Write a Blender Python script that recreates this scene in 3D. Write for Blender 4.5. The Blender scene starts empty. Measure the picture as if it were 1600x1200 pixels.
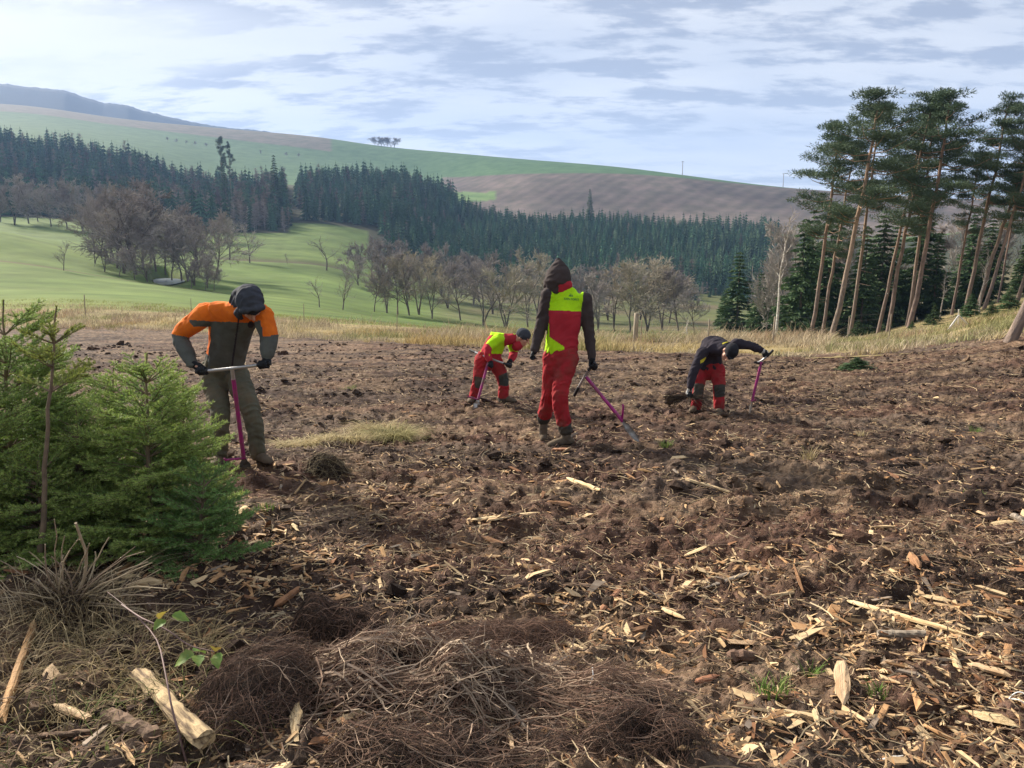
import bpy, math, random
import numpy as np
from mathutils import Vector, Matrix
from mathutils.bvhtree import BVHTree

SC = bpy.context.scene
COL = SC.collection
rng = np.random.default_rng(7)
random.seed(7)

# ------------------------------------------------------------------ camera
FPX = 1200.0                      # focal length in photo pixels (1600 wide)
HAZE = 0.00016
PITCH = math.atan(200.0 / FPX)    # looking slightly down
CAMZ = 1.55
cam_d = bpy.data.cameras.new('camera')
cam = bpy.data.objects.new('camera', cam_d); COL.objects.link(cam)
cam_d.sensor_width = 36.0; cam_d.lens = 36.0 * FPX / 1600.0
cam_d.clip_start = 0.05; cam_d.clip_end = 9000
cam.location = (0, 0, CAMZ); cam.rotation_euler = (math.pi / 2 - PITCH, 0, 0)
SC.camera = cam

# ------------------------------------------------------------------ world: thin broken cloud over a pale sky
SUN_AZ = math.radians(-48)        # left of the view direction (+Y), ahead of the camera
SUN_EL = math.radians(30)
sdir = Vector((math.sin(SUN_AZ) * math.cos(SUN_EL), math.cos(SUN_AZ) * math.cos(SUN_EL), math.sin(SUN_EL)))
W = bpy.data.worlds.new('World'); SC.world = W; W.use_nodes = True
nt = W.node_tree; N = nt.nodes; L = nt.links; N.clear()
def wn(t, **k):
    n = N.new(t)
    for a, b in k.items(): setattr(n, a, b)
    return n
out = wn('ShaderNodeOutputWorld')
sky = wn('ShaderNodeTexSky', sky_type='NISHITA', sun_disc=False)
sky.sun_elevation = SUN_EL; sky.sun_rotation = SUN_AZ; sky.altitude = 400; sky.air_density = 1.0; sky.dust_density = 1.5
skyb = wn('ShaderNodeBackground'); skyb.inputs[1].default_value = 0.06
L.new(sky.outputs[0], skyb.inputs[0])
tc = wn('ShaderNodeTexCoord')
sep = wn('ShaderNodeSeparateXYZ'); L.new(tc.outputs['Generated'], sep.inputs[0])
def wmath(op, a, b=None):
    n = wn('ShaderNodeMath', operation=op)
    for i, v in enumerate((a, b)):
        if v is None: continue
        if isinstance(v, (int, float)): n.inputs[i].default_value = v
        else: L.new(v, n.inputs[i])
    return n.outputs[0]
zz = wmath('ADD', wmath('MAXIMUM', sep.outputs[2], 0.0), 0.17)
px = wmath('DIVIDE', sep.outputs[0], zz); py = wmath('DIVIDE', sep.outputs[1], zz)
comb = wn('ShaderNodeCombineXYZ'); L.new(px, comb.inputs[0]); L.new(py, comb.inputs[1])
def wnoise(scale, rot, stretch, detail, rough, dist=0.0, off=(0, 0, 0)):
    m = wn('ShaderNodeMapping'); m.inputs['Rotation'].default_value = (0, 0, rot)
    m.inputs['Scale'].default_value = stretch; m.inputs['Location'].default_value = off
    L.new(comb.outputs[0], m.inputs[0])
    n = wn('ShaderNodeTexNoise'); n.inputs['Scale'].default_value = scale; n.inputs['Detail'].default_value = detail
    n.inputs['Roughness'].default_value = rough; n.inputs['Distortion'].default_value = dist
    L.new(m.outputs[0], n.inputs['Vector']); return n.outputs[0]
def wramp(v, a, b):
    n = wn('ShaderNodeMapRange', interpolation_type='SMOOTHSTEP'); n.inputs[1].default_value = a; n.inputs[2].default_value = b
    L.new(v, n.inputs[0]); return n.outputs[0]
def wmix(f, a, b):
    n = wn('ShaderNodeMix', data_type='RGBA')
    if isinstance(f, float): n.inputs[0].default_value = f
    else: L.new(f, n.inputs[0])
    for i, v in ((6, a), (7, b)):
        if isinstance(v, tuple): n.inputs[i].default_value = (*v, 1)
        else: L.new(v, n.inputs[i])
    return n.outputs[2]
veil = wnoise(0.8, 0.5, (0.8, 1.7, 1), 5, 0.55, 0.15, (3.1, 1.2, 0))
puff = wnoise(4.6, 0.42, (0.62, 1.35, 1), 10, 0.62, 0.08, (0.4, 7.7, 0))
big = wnoise(0.8, 0.4, (0.7, 1.5, 1), 3, 0.5, 0.0, (5.3, 2.1, 0))
dotn = wn('ShaderNodeVectorMath', operation='DOT_PRODUCT'); L.new(tc.outputs['Generated'], dotn.inputs[0]); dotn.inputs[1].default_value = sdir
glow = wramp(dotn.outputs['Value'], 0.62, 1.0)
base_c = wmix(wramp(veil, 0.32, 0.68), (0.60, 0.635, 0.70), (0.85, 0.85, 0.85))
base_c = wmix(wmath('MULTIPLY', glow, 0.75), base_c, (1.0, 0.97, 0.90))
pm = wmath('MULTIPLY', wramp(puff, 0.45, 0.60), wramp(big, 0.32, 0.50))
cl_c = wmix(wmath('MULTIPLY', pm, 0.9), base_c, (0.36, 0.39, 0.46))
hor = wmath('SUBTRACT', 1.0, wramp(sep.outputs[2], 0.05, 0.26))
cl_c = wmix(wmath('MULTIPLY', hor, 0.30), cl_c, (0.84, 0.88, 0.93))
below = wramp(sep.outputs[2], -0.08, -0.01)
cl_c = wmix(below, (0.10, 0.10, 0.08), cl_c)
clb = wn('ShaderNodeBackground'); clb.inputs[1].default_value = 0.41; L.new(cl_c, clb.inputs[0])
ms = wn('ShaderNodeMixShader'); ms.inputs[0].default_value = 0.88
L.new(skyb.outputs[0], ms.inputs[1]); L.new(clb.outputs[0], ms.inputs[2]); L.new(ms.outputs[0], out.inputs[0])

# ------------------------------------------------------------------ sun through thin cloud
sd = bpy.data.lights.new('sun', 'SUN'); sd.energy = 4.8; sd.angle = math.radians(10); sd.color = (1.0, 0.90, 0.76)
so = bpy.data.objects.new('sun', sd); COL.objects.link(so)
so.rotation_euler = sdir.to_track_quat('Z', 'Y').to_euler(); so.location = (-20, 20, 40)
vs = SC.view_settings; vs.view_transform = 'Standard'; vs.look = 'None'; vs.gamma = 1; vs.exposure = 1.42; vs.use_curve_mapping = False
SC.cycles.volume_bounces = 0; SC.cycles.max_bounces = 5; SC.cycles.transparent_max_bounces = 6

# ------------------------------------------------------------------ numeric helpers
def hash2(ix, iy, seed):
    h = (ix.astype(np.int64) * 374761393 + iy.astype(np.int64) * 668265263 + seed * 1442695041) & 0xFFFFFFFF
    h = ((h ^ (h >> 13)) * 1274126177) & 0xFFFFFFFF
    h = (h ^ (h >> 16)) & 0xFFFFFFFF
    return h / 4294967295.0
def vnoise(x, y, seed=0):
    ix = np.floor(x); iy = np.floor(y); fx = x - ix; fy = y - iy
    ix = ix.astype(np.int64); iy = iy.astype(np.int64)
    fx = fx * fx * fx * (fx * (fx * 6 - 15) + 10); fy = fy * fy * fy * (fy * (fy * 6 - 15) + 10)
    a = hash2(ix, iy, seed); b = hash2(ix + 1, iy, seed); c = hash2(ix, iy + 1, seed); d = hash2(ix + 1, iy + 1, seed)
    return (a + (b - a) * fx) * (1 - fy) + (c + (d - c) * fx) * fy - 0.5
def fbm(x, y, octv=4, seed=0, gain=0.5):
    t = 0; a = 1.0
    for o in range(octv):
        c, s = math.cos(o * 1.3), math.sin(o * 1.3)
        t = t + a * vnoise((x * c - y * s) * 2 ** o + o * 17.3, (x * s + y * c) * 2 ** o - o * 9.1, seed + o)
        a *= gain
    return t
def sstep(a, b, x):
    t = np.clip((x - a) / (b - a), 0, 1); return t * t * (3 - 2 * t)
def pchip(x, y, xq):
    x = np.asarray(x, float); y = np.asarray(y, float); h = np.diff(x); dl = np.diff(y) / h
    m = np.zeros_like(y); m[0] = dl[0]; m[-1] = dl[-1]
    for i in range(1, len(x) - 1):
        if dl[i - 1] * dl[i] > 0:
            w1 = 2 * h[i] + h[i - 1]; w2 = h[i] + 2 * h[i - 1]
            m[i] = (w1 + w2) / (w1 / dl[i - 1] + w2 / dl[i])
    k = np.clip(np.searchsorted(x, xq) - 1, 0, len(x) - 2)
    t = (xq - x[k]) / h[k]
    return ((1 + 2 * t) * (1 - t) ** 2 * y[k] + t * (1 - t) ** 2 * h[k] * m[k] + t * t * (3 - 2 * t) * y[k + 1] + t * t * (t - 1) * h[k] * m[k + 1])

CP, SP = math.cos(PITCH), math.sin(PITCH)
def pix(u, v, Y):
    """world point seen at photo pixel (u, v) at depth Y metres in front of the camera"""
    a = (u - 800.0) / FPX; b = (600.0 - v) / FPX
    dx = a; dy = CP + b * SP; dz = -SP + b * CP
    return np.array([dx / dy * Y, Y, CAMZ + dz / dy * Y])
def unpix(P):
    P = np.asarray(P, float); x = P[..., 0]; y = P[..., 1]; z = P[..., 2] - CAMZ
    f = y * CP - z * SP; up = y * SP + z * CP
    return 800 + FPX * x / f, 600 - FPX * up / f

# ------------------------------------------------------------------ mesh helpers
def mk(name, V, F, mat=None, parent=None, col=None, smooth=False, mi=None, link=True):
    V = np.asarray(V, np.float32).reshape(-1, 3)
    me = bpy.data.meshes.new(name)
    groups = F if isinstance(F, list) else [F]
    groups = [np.asarray(g, np.int32) for g in groups if len(g)]
    nl = sum(g.size for g in groups); nf = sum(len(g) for g in groups)
    me.vertices.add(len(V)); me.vertices.foreach_set('co', V.ravel())
    me.loops.add(nl); me.polygons.add(nf)
    me.loops.foreach_set('vertex_index', np.concatenate([g.ravel() for g in groups]))
    tot = np.concatenate([np.full(len(g), g.shape[1], np.int32) for g in groups])
    st = np.concatenate([[0], np.cumsum(tot)[:-1]]).astype(np.int32)
    me.polygons.foreach_set('loop_start', st)
    if mi is not None: me.polygons.foreach_set('material_index', np.asarray(mi, np.int32))
    me.polygons.foreach_set('use_smooth', np.full(nf, bool(smooth)))
    for m in (mat if isinstance(mat, (list, tuple)) else [mat]):
        if m: me.materials.append(m)
    if col is not None:
        c = np.ones((len(V), 4), np.float32); c[:, :3] = col
        at = me.color_attributes.new('col', 'FLOAT_COLOR', 'POINT'); at.data.foreach_set('color', c.ravel())
    me.update(calc_edges=True); me.validate()
    if not link: return me
    o = bpy.data.objects.new(name, me); COL.objects.link(o)
    if parent: o.parent = parent
    return o
def add(name, me, parent=None, loc=None, rot=None, sc=None):
    o = bpy.data.objects.new(name, me); COL.objects.link(o)
    if parent: o.parent = parent
    if loc is not None: o.location = loc
    if rot is not None: o.rotation_euler = rot
    if sc is not None: o.scale = (sc, sc, sc) if isinstance(sc, (int, float)) else sc
    return o
def empty(name, loc=(0, 0, 0), rz=0.0):
    o = bpy.data.objects.new(name, None); COL.objects.link(o); o.location = loc; o.rotation_euler = (0, 0, rz)
    o.empty_display_size = 0.1
    return o
def tag(o, label=None, cat=None, group=None, kind=None):
    if label: o['label'] = label
    if cat: o['category'] = cat
    if group: o['group'] = group
    if kind: o['kind'] = kind
    return o
class MB:
    def __init__(s): s.V = []; s.F = {3: [], 4: []}; s.C = []; s.n = 0
    def put(s, V, F, col=None):
        V = np.asarray(V, float).reshape(-1, 3); F = np.asarray(F, int)
        s.F[F.shape[1]].append(F + s.n); s.V.append(V); s.n += len(V)
        if col is not None: s.C.append(np.broadcast_to(np.asarray(col, float), (len(V), 3)))
        return s
    def build(s, name, mat, parent=None, smooth=False, link=True):
        F = [np.concatenate(s.F[k]) for k in (3, 4) if s.F[k]]
        return mk(name, np.concatenate(s.V), F, mat, parent, np.concatenate(s.C) if s.C else None, smooth, link=link)
def norm(a): return a / np.maximum(np.linalg.norm(a, axis=-1, keepdims=True), 1e-9)
def tubes(P, R, sides=4, caps=False):
    """P (n,k,3) centre lines, R (n,k) radii -> V, F(quads)"""
    P = np.asarray(P, float); R = np.asarray(R, float)
    if P.ndim == 2: P = P[None]; R = R[None]
    n, k, _ = P.shape
    T = norm(np.gradient(P, axis=1))
    ref = np.where(np.abs(T[:, :1, 2:3]) > 0.85, np.array([1., 0, 0]), np.array([0, 0, 1.]))
    ref = np.broadcast_to(ref, T.shape)
    A = norm(np.cross(T, ref)); B = np.cross(T, A)
    th = np.arange(sides) * 2 * math.pi / sides
    V = P[:, :, None] + R[:, :, None, None] * (np.cos(th)[None, None, :, None] * A[:, :, None] + np.sin(th)[None, None, :, None] * B[:, :, None])
    idx = np.arange(n * k * sides).reshape(n, k, sides)
    a = idx[:, :-1]; b = idx[:, 1:]
    F = np.stack([a, np.roll(a, -1, 2), np.roll(b, -1, 2), b], -1).reshape(-1, 4)
    V = V.reshape(-1, 3)
    return V, F
def tube_mesh(mb, P, R, sides=8, col=None):
    P = np.asarray(P, float); R = np.broadcast_to(np.asarray(R, float), (len(P),))
    V, F = tubes(P, R, sides); mb.put(V, F, col)
    k = len(P)
    for e, f in ((0, 1), (k - 1, -1)):
        ring = V[e * sides:(e + 1) * sides]
        c = np.concatenate([ring, P[e][None]])
        i = np.arange(sides); j = (i + 1) % sides
        mb.put(c, np.stack([j, i, np.full(sides, sides)], 1) if f > 0 else np.stack([i, j, np.full(sides, sides)], 1), col)
    return mb
BOXF = np.array([[0, 3, 2, 1], [4, 5, 6, 7], [0, 1, 5, 4], [1, 2, 6, 5], [2, 3, 7, 6], [3, 0, 4, 7]])

# ------------------------------------------------------------------ materials
def s2l(c): return tuple(((x / 255) / 12.92 if x / 255 <= 0.04045 else ((x / 255 + 0.055) / 1.055) ** 2.4) for x in c)
def mat(name, c1, c2=None, scale=8.0, rough=0.85, bump=0.0, bscale=40.0, attr=False, objvar=0.0, stretch=(1, 1, 1), spec=0.25, metal=0.0, detail=5, trans=0.0, coords='Object', lo=0.35, hi=0.65, c3=None, s3=1.0):
    m = bpy.data.materials.new(name); m.use_nodes = True
    nt = m.node_tree; nd = nt.nodes; lk = nt.links; b = nd['Principled BSDF']
    b.inputs['Roughness'].default_value = rough; b.inputs['Metallic'].default_value = metal
    b.inputs['Specular IOR Level'].default_value = spec
    t = nd.new('ShaderNodeTexCoord'); mp = nd.new('ShaderNodeMapping'); mp.inputs['Scale'].default_value = stretch
    lk.new(t.outputs[coords], mp.inputs[0])
    def nz(s, det=detail):
        n = nd.new('ShaderNodeTexNoise'); n.inputs['Scale'].default_value = s; n.inputs['Detail'].default_value = det
        n.inputs['Roughness'].default_value = 0.62; lk.new(mp.outputs[0], n.inputs['Vector']); return n.outputs[0]
    def rmp(v, a, c):
        n = nd.new('ShaderNodeMapRange'); n.inputs[1].default_value = a; n.inputs[2].default_value = c; lk.new(v, n.inputs[0]); return n.outputs[0]
    def mix(f, a, c, blend='MIX'):
        n = nd.new('ShaderNodeMix'); n.data_type = 'RGBA'; n.blend_type = blend
        if isinstance(f, float): n.inputs[0].default_value = f
        else: lk.new(f, n.inputs[0])
        for i, v in ((6, a), (7, c)):
            if isinstance(v, tuple): n.inputs[i].default_value = (*v, 1)
            else: lk.new(v, n.inputs[i])
        return n.outputs[2]
    if attr:
        a = nd.new('ShaderNodeAttribute'); a.attribute_name = 'col'; base = a.outputs['Color']
        if c2 is not None:
            base = mix(rmp(nz(scale), lo, hi), base, mix(1.0, base, c2, 'MULTIPLY'))
    else:
        base = c1
        if c2 is not None: base = mix(rmp(nz(scale), lo, hi), c1, c2)
        if c3 is not None: base = mix(rmp(nz(s3), 0.45, 0.7), base, c3)
    if objvar:
        oi = nd.new('ShaderNodeObjectInfo'); h = nd.new('ShaderNodeHueSaturation')
        mr = nd.new('ShaderNodeMapRange'); mr.inputs[3].default_value = 1 - objvar; mr.inputs[4].default_value = 1 + objvar
        lk.new(oi.outputs['Random'], mr.inputs[0]); lk.new(mr.outputs[0], h.inputs['Value'])
        mr2 = nd.new('ShaderNodeMapRange'); mr2.inputs[3].default_value = 0.5 - objvar * 0.06; mr2.inputs[4].default_value = 0.5 + objvar * 0.06
        lk.new(oi.outputs['Random'], mr2.inputs[0]); lk.new(mr2.outputs[0], h.inputs['Hue'])
        if isinstance(base, tuple): h.inputs['Color'].default_value = (*base, 1)
        else: lk.new(base, h.inputs['Color'])
        base = h.outputs[0]
    if isinstance(base, tuple): b.inputs['Base Color'].default_value = (*base, 1)
    else: lk.new(base, b.inputs['Base Color'])
    if bump:
        bp = nd.new('ShaderNodeBump'); bp.inputs['Strength'].default_value = 1.0; bp.inputs['Distance'].default_value = bump
        lk.new(nz(bscale), bp.inputs['Height']); lk.new(bp.outputs[0], b.inputs['Normal'])
    if trans:
        tr = nd.new('ShaderNodeBsdfTranslucent'); mx = nd.new('ShaderNodeMixShader'); mx.inputs[0].default_value = trans
        if isinstance(base, tuple): tr.inputs[0].default_value = (*base, 1)
        else: lk.new(base, tr.inputs[0])
        lk.new(b.outputs[0], mx.inputs[1]); lk.new(tr.outputs[0], mx.inputs[2]); lk.new(mx.outputs[0], nd['Material Output'].inputs[0])
    return m
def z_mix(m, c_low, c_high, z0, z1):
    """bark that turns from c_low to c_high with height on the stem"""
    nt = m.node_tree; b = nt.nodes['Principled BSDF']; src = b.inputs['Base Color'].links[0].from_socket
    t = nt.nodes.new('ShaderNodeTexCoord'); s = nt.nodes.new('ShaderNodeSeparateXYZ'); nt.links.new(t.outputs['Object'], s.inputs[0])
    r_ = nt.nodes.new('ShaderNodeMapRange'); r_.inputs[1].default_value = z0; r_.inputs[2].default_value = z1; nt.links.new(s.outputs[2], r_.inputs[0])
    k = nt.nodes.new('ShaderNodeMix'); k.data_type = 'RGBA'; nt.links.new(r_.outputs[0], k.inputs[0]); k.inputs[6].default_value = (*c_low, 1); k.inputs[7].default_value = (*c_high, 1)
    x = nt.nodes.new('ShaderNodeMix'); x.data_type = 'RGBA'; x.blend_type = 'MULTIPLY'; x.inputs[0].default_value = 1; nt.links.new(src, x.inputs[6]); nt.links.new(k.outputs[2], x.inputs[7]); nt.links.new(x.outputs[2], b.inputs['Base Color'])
M = {}
M['meadow'] = mat('meadow', None, (0.62, 0.70, 0.58), scale=0.06, detail=12, attr=True, rough=0.95, spec=0.05, coords='Object')
M['soil'] = mat('soil', None, (0.45, 0.40, 0.38), scale=9.0, attr=True, rough=0.95, spec=0.1, bump=0.03, bscale=30, detail=10)
M['litter'] = mat('litter', None, (0.75, 0.70, 0.66), scale=30, attr=True, rough=0.85, spec=0.15)
M['chip'] = mat('chip', (0.46, 0.29, 0.14), (0.30, 0.165, 0.075), scale=14, rough=0.8, bump=0.004, bscale=60, objvar=0.4, stretch=(0.35, 2.5, 2.5))
M['spruce_far'] = mat('spruce_far', (0.040, 0.085, 0.050), (0.070, 0.125, 0.065), scale=0.4, objvar=0.35, rough=0.9, spec=0.05)
M['forest'] = mat('forest', None, (0.7, 0.75, 0.7), scale=0.5, attr=True, rough=0.95, spec=0.05)
M['needles'] = mat('needles', (0.045, 0.085, 0.038), (0.085, 0.135, 0.055), scale=1.5, objvar=0.2, rough=0.75, spec=0.15, trans=0.15)
M['pine_needles'] = mat('pine_needles', (0.055, 0.088, 0.055), (0.090, 0.125, 0.072), scale=0.8, objvar=0.15, rough=0.75, spec=0.15, trans=0.12)
M['pine_bark'] = mat('pine_bark', (0.30, 0.205, 0.145), (0.14, 0.10, 0.08), scale=3.0, rough=0.9, bump=0.03, bscale=9, stretch=(2.5, 2.5, 0.7), objvar=0.12)
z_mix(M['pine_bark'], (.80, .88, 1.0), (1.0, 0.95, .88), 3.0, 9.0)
M['dark_bark'] = mat('dark_bark', (0.17, 0.14, 0.118), (0.10, 0.084, 0.072), scale=4, rough=0.95, objvar=0.15)
M['twig_far'] = mat('twig_far', (0.33, 0.295, 0.27), (0.245, 0.215, 0.198), scale=0.5, rough=0.95, objvar=0.22, spec=0.05)
M['twig_olive'] = mat('twig_olive', (0.37, 0.33, 0.25), (0.28, 0.245, 0.19), scale=0.5, rough=0.95, objvar=0.18, spec=0.05)
M['birch'] = mat('birch', (0.55, 0.52, 0.47), (0.22, 0.18, 0.15), scale=2.5, rough=0.8, stretch=(1, 1, 3))
M['grass'] = mat('grass', None, (0.8, 0.8, 0.7), scale=2, attr=True, rough=0.9, spec=0.1, trans=0.25)
M['young_needles'] = mat('young_needles', None, (0.75, 0.8, 0.7), scale=6, attr=True, rough=0.6, spec=0.3, trans=0.2)
M['post'] = mat('post', (0.34, 0.29, 0.22), (0.20, 0.165, 0.13), scale=5, rough=0.95, bump=0.006, bscale=25, stretch=(3, 3, 0.5))
M['wire'] = mat('wire', (0.14, 0.135, 0.13), rough=0.9, spec=.05)
M['white_wood'] = mat('white_wood', (0.62, 0.60, 0.56), (0.42, 0.40, 0.36), scale=6, rough=0.8)
M['haze_pole'] = mat('haze_pole', (0.35, 0.33, 0.32), rough=0.8)

# ------------------------------------------------------------------ terrain: layers of (depth, photo row) for a set of columns
UC = [-350, 0, 200, 350, 500, 600, 700, 800, 1000, 1200, 1400, 1600, 1950]
def plane_v(u, Y):
    z = -0.062 * Y
    return 600 - FPX * ((Y * SP + (z - CAMZ) * CP) / (Y * CP - (z - CAMZ) * SP))
LAY = [
 [(0.5, None)] * 13, [(5, None)] * 13, [(12, None)] * 13,
 [(44, 511), (44, 513), (42, 517), (37, 525), (33, 532), (30, 538), (28, 542), (26, 546), (24, 552), (22, 558), (21, 551), (20, 526), (19, 478)],
 [(62, 486), (62, 487), (58, 489), (51, 499), (46, 508), (42, 514), (40, 519), (38, 524), (36, 530), (34, 534), (33, 526), (31, 486), (29, 425)],
 [(95, 450), (95, 453), (90, 463), (86, 479), (88, 492), (90, 503), (92, 515), (95, 524), (95, 531), (85, 536), (55, 514), (50, 468), (46, 400)],
 [(142, 385), (140, 407), (135, 438), (132, 458), (134, 474), (140, 490), (145, 500), (150, 510), (150, 518), (140, 522), (90, 504), (75, 458), (70, 390)],
 [(190, 310), (185, 360), (180, 408), (180, 436), (185, 446), (195, 466), (205, 480), (210, 490), (210, 500), (205, 505), (140, 494), (115, 448), (105, 380)],
 [(240, 326), (240, 364), (236, 388), (240, 404), (246, 412), (256, 438), (265, 455), (270, 466), (270, 478), (265, 482), (220, 478), (180, 432), (170, 370)],
 [(330, 332), (330, 341), (330, 350), (335, 366), (350, 366), (330, 404), (330, 430), (330, 436), (330, 446), (320, 450), (300, 446), (270, 410), (260, 360)],
 [(450, 290), (450, 298), (450, 312), (440, 336), (425, 338), (420, 344), (420, 380), (430, 388), (430, 388), (420, 398), (420, 400), (410, 375), (400, 340)],
 [(600, 218), (600, 226), (580, 262), (560, 300), (560, 290), (560, 286), (545, 318), (530, 352), (520, 354), (510, 366), (520, 372), (510, 350), (500, 330)],
 [(800, 208), (800, 212), (800, 240), (800, 280), (790, 286), (760, 284), (730, 314), (700, 340), (680, 346), (660, 352), (660, 352), (660, 345), (660, 330)],
 [(1100, 184), (1100, 188), (1100, 211), (1100, 232), (1080, 250), (1050, 264), (980, 277), (900, 271), (850, 272), (850, 291), (850, 305), (850, 315), (850, 315)],
 [(1650, 160), (1600, 166), (1500, 189), (1400, 202), (1300, 215), (1250, 230), (1200, 240), (1150, 251), (1000, 268), (950, 293), (950, 312), (950, 325), (950, 330)],
 [(2000, 190), (1950, 195), (1850, 215), (1700, 226), (1600, 240), (1500, 255), (1450, 268), (1400, 280), (1300, 300), (1250, 325), (1250, 345), (1250, 355), (1250, 360)],
]
SQ = np.linspace(-1.05, 0.98, 400)
TY = []; TZ = []
for lay in LAY:
    s = []; yy = []; z = []
    for u, (Y, v) in zip(UC, lay):
        p = pix(u, plane_v(u, Y) if v is None else v, Y)
        s.append(p[0] / p[1]); yy.append(Y); z.append(p[2])
    q = np.clip(SQ, s[0], s[-1])
    TY.append(pchip(s, yy, q)); TZ.append(pchip(s, z, q))
TY = np.array(TY); TZ = np.array(TZ)
def smooth_rows(A, w):
    k = np.ones(w) / w; return np.array([np.convolve(np.pad(r, w // 2, mode='edge'), k, 'valid')[:len(r)] for r in A])
TY[3:] = smooth_rows(TY[3:], 13); TZ[3:] = smooth_rows(TZ[3:], 13)
# pchip slopes along depth for every column
H = np.diff(TY, axis=0); DL = np.diff(TZ, axis=0) / H
MS = np.zeros_like(TZ); MS[0] = DL[0]; MS[-1] = DL[-1]
ok = DL[:-1] * DL[1:] > 0
w1 = 2 * H[1:] + H[:-1]; w2 = H[1:] + 2 * H[:-1]
with np.errstate(all='ignore'):
    MS[1:-1] = np.where(ok, (w1 + w2) / (w1 / DL[:-1] + w2 / DL[1:]), 0.0)
NL = len(LAY)
def base_z(X, Y):
    X = np.asarray(X, float); Y = np.maximum(np.asarray(Y, float), 0.51); sh = np.broadcast(X, Y).shape
    X = np.broadcast_to(X, sh).ravel(); Y = np.broadcast_to(Y, sh).ravel()
    c = np.clip((X / Y - SQ[0]) / (SQ[1] - SQ[0]), 0, len(SQ) - 1.001)
    i = c.astype(int); f = c - i
    def at(A): return A[:, i] * (1 - f) + A[:, i + 1] * f
    ly = at(TY); lz = at(TZ); lm = at(MS)
    k = np.clip((ly <= Y[None]).sum(0) - 1, 0, NL - 2); j = np.arange(len(Y))
    y0 = ly[k, j]; y1 = ly[k + 1, j]; h = y1 - y0; t = np.clip((Y - y0) / h, 0, 1)
    z = ((1 + 2 * t) * (1 - t) ** 2 * lz[k, j] + t * (1 - t) ** 2 * h * lm[k, j] + t * t * (3 - 2 * t) * lz[k + 1, j] + t * t * (t - 1) * h * lm[k + 1, j])
    return z.reshape(sh)
def layer_y(k, s):
    return np.interp(s, SQ, TY[k])
def edge_wob(s): return 1 + 0.05 * vnoise(s * 30, s * 0, 5) + 0.03 * vnoise(s * 110, s * 0, 6)
def field_edge(s): return layer_y(3, s) * edge_wob(s)
def field_bump(X, Y):
    far = 1 - 0.35 * sstep(8, 25, Y)
    r = 0.16 * fbm(X * 0.45, Y * 0.55, 2, 11)
    b = np.abs(fbm(X * 1.4 + 5, Y * 2.0, 3, 21)) * -0.10 + 0.06 * fbm(X * 3.1, Y * 4.2, 3, 31)
    c = 0.045 * fbm(X * 9, Y * 11, 3, 41, 0.6) + 0.022 * fbm(X * 28, Y * 30, 2, 51)
    rut = -0.07 * np.exp(-((Y - 5.6 - 0.16 * X + 0.2 * vnoise(X * 1.2, X * 0, 3)) / 0.22) ** 2) * sstep(0.8, 1.8, X)
    rut2 = 0.09 * np.exp(-((Y - 5.25 - 0.16 * X + 0.2 * vnoise(X * 1.2, X * 0, 3)) / 0.16) ** 2) * sstep(0.8, 1.8, X)
    wave = 0.035 * np.sin(Y * 3.1 + 1.2 * X * 0.2 + 3 * vnoise(X * 0.3, Y * 0.3, 8)) * sstep(8, 14, Y)
    return (r + b + c + wave) * far + rut + rut2 + 0.03
def ground(X, Y):
    X = np.asarray(X, float); Y = np.asarray(Y, float)
    s = X / np.maximum(Y, 0.5)
    w = 1 - sstep(0.97, 1.06, Y / field_edge(s))
    return base_z(X, Y) + field_bump(X, Y) * w
def gpt(u, v):
    """ground point under a photo pixel (march along the ray)"""
    Ys = np.geomspace(1.5, 1500, 1500); P = np.stack([pix(u, v, y) for y in (1.0,)])[0] - np.array([0, 0, CAMZ])
    X = P[0] * Ys; Z = CAMZ + P[2] * Ys
    d = Z - base_z(X, Ys); k = np.argmax(d < 0)
    return np.array([X[k], Ys[k], base_z(X[k], Ys[k])])
def gz(x, y): return float(ground(np.array([x]), np.array([y]))[0])
def bz(x, y): return float(base_z(np.array([x]), np.array([y]))[0])

# ---- the cleared field (fine sheet, real clods and hollows)
ncol, nrow = 760, 520
sv = np.linspace(-0.98, 0.93, ncol); tv = np.linspace(0, 1, nrow)
ed = field_edge(sv) * 1.06
Yg = 1.55 * (ed[None, :] / 1.55) ** (tv[:, None] ** 0.92)
Xg = sv[None, :] * Yg
Zg = ground(Xg, Yg)
SOIL_D = np.array([0.070, 0.047, 0.037]); SOIL_R = np.array([0.130, 0.075, 0.054]); SOIL_S = np.array([0.25, 0.178, 0.118]); SOIL_G = np.array([0.135, 0.10, 0.076])
def soil_col(X, Y):
    a = sstep(-0.15, 0.35, fbm(X * 0.5, Y * 0.9, 4, 61))[..., None]
    c = SOIL_D * (1 - a) + SOIL_G * a
    r = sstep(0.0, 0.35, fbm(X * 0.35 + 9, Y * 0.8, 4, 71) + 0.10 * sstep(0.5, 3, X))[..., None] * 0.75
    c = c * (1 - r) + SOIL_R * r
    st = sstep(0.05, 0.45, fbm(X * 0.8, Y * 2.2 + 4, 4, 81, 0.65) + 0.22 * sstep(8, 20, Y))[..., None] * 0.62
    c = c * (1 - st) + SOIL_S * st
    fine = 1 + 0.8 * fbm(X * 14, Y * 16, 3, 91, 0.7)[..., None]
    return np.clip(c * fine, 0.008, 0.6)
Cg = soil_col(Xg, Yg)
idx = np.arange(ncol * nrow).reshape(nrow, ncol)
Fg = np.stack([idx[:-1, :-1], idx[:-1, 1:], idx[1:, 1:], idx[1:, :-1]], -1).reshape(-1, 4)
o = mk('field_ground', np.stack([Xg, Yg, Zg], -1), Fg, M['soil'], None, Cg.reshape(-1, 3), True)
tag(o, kind='structure')
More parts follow.
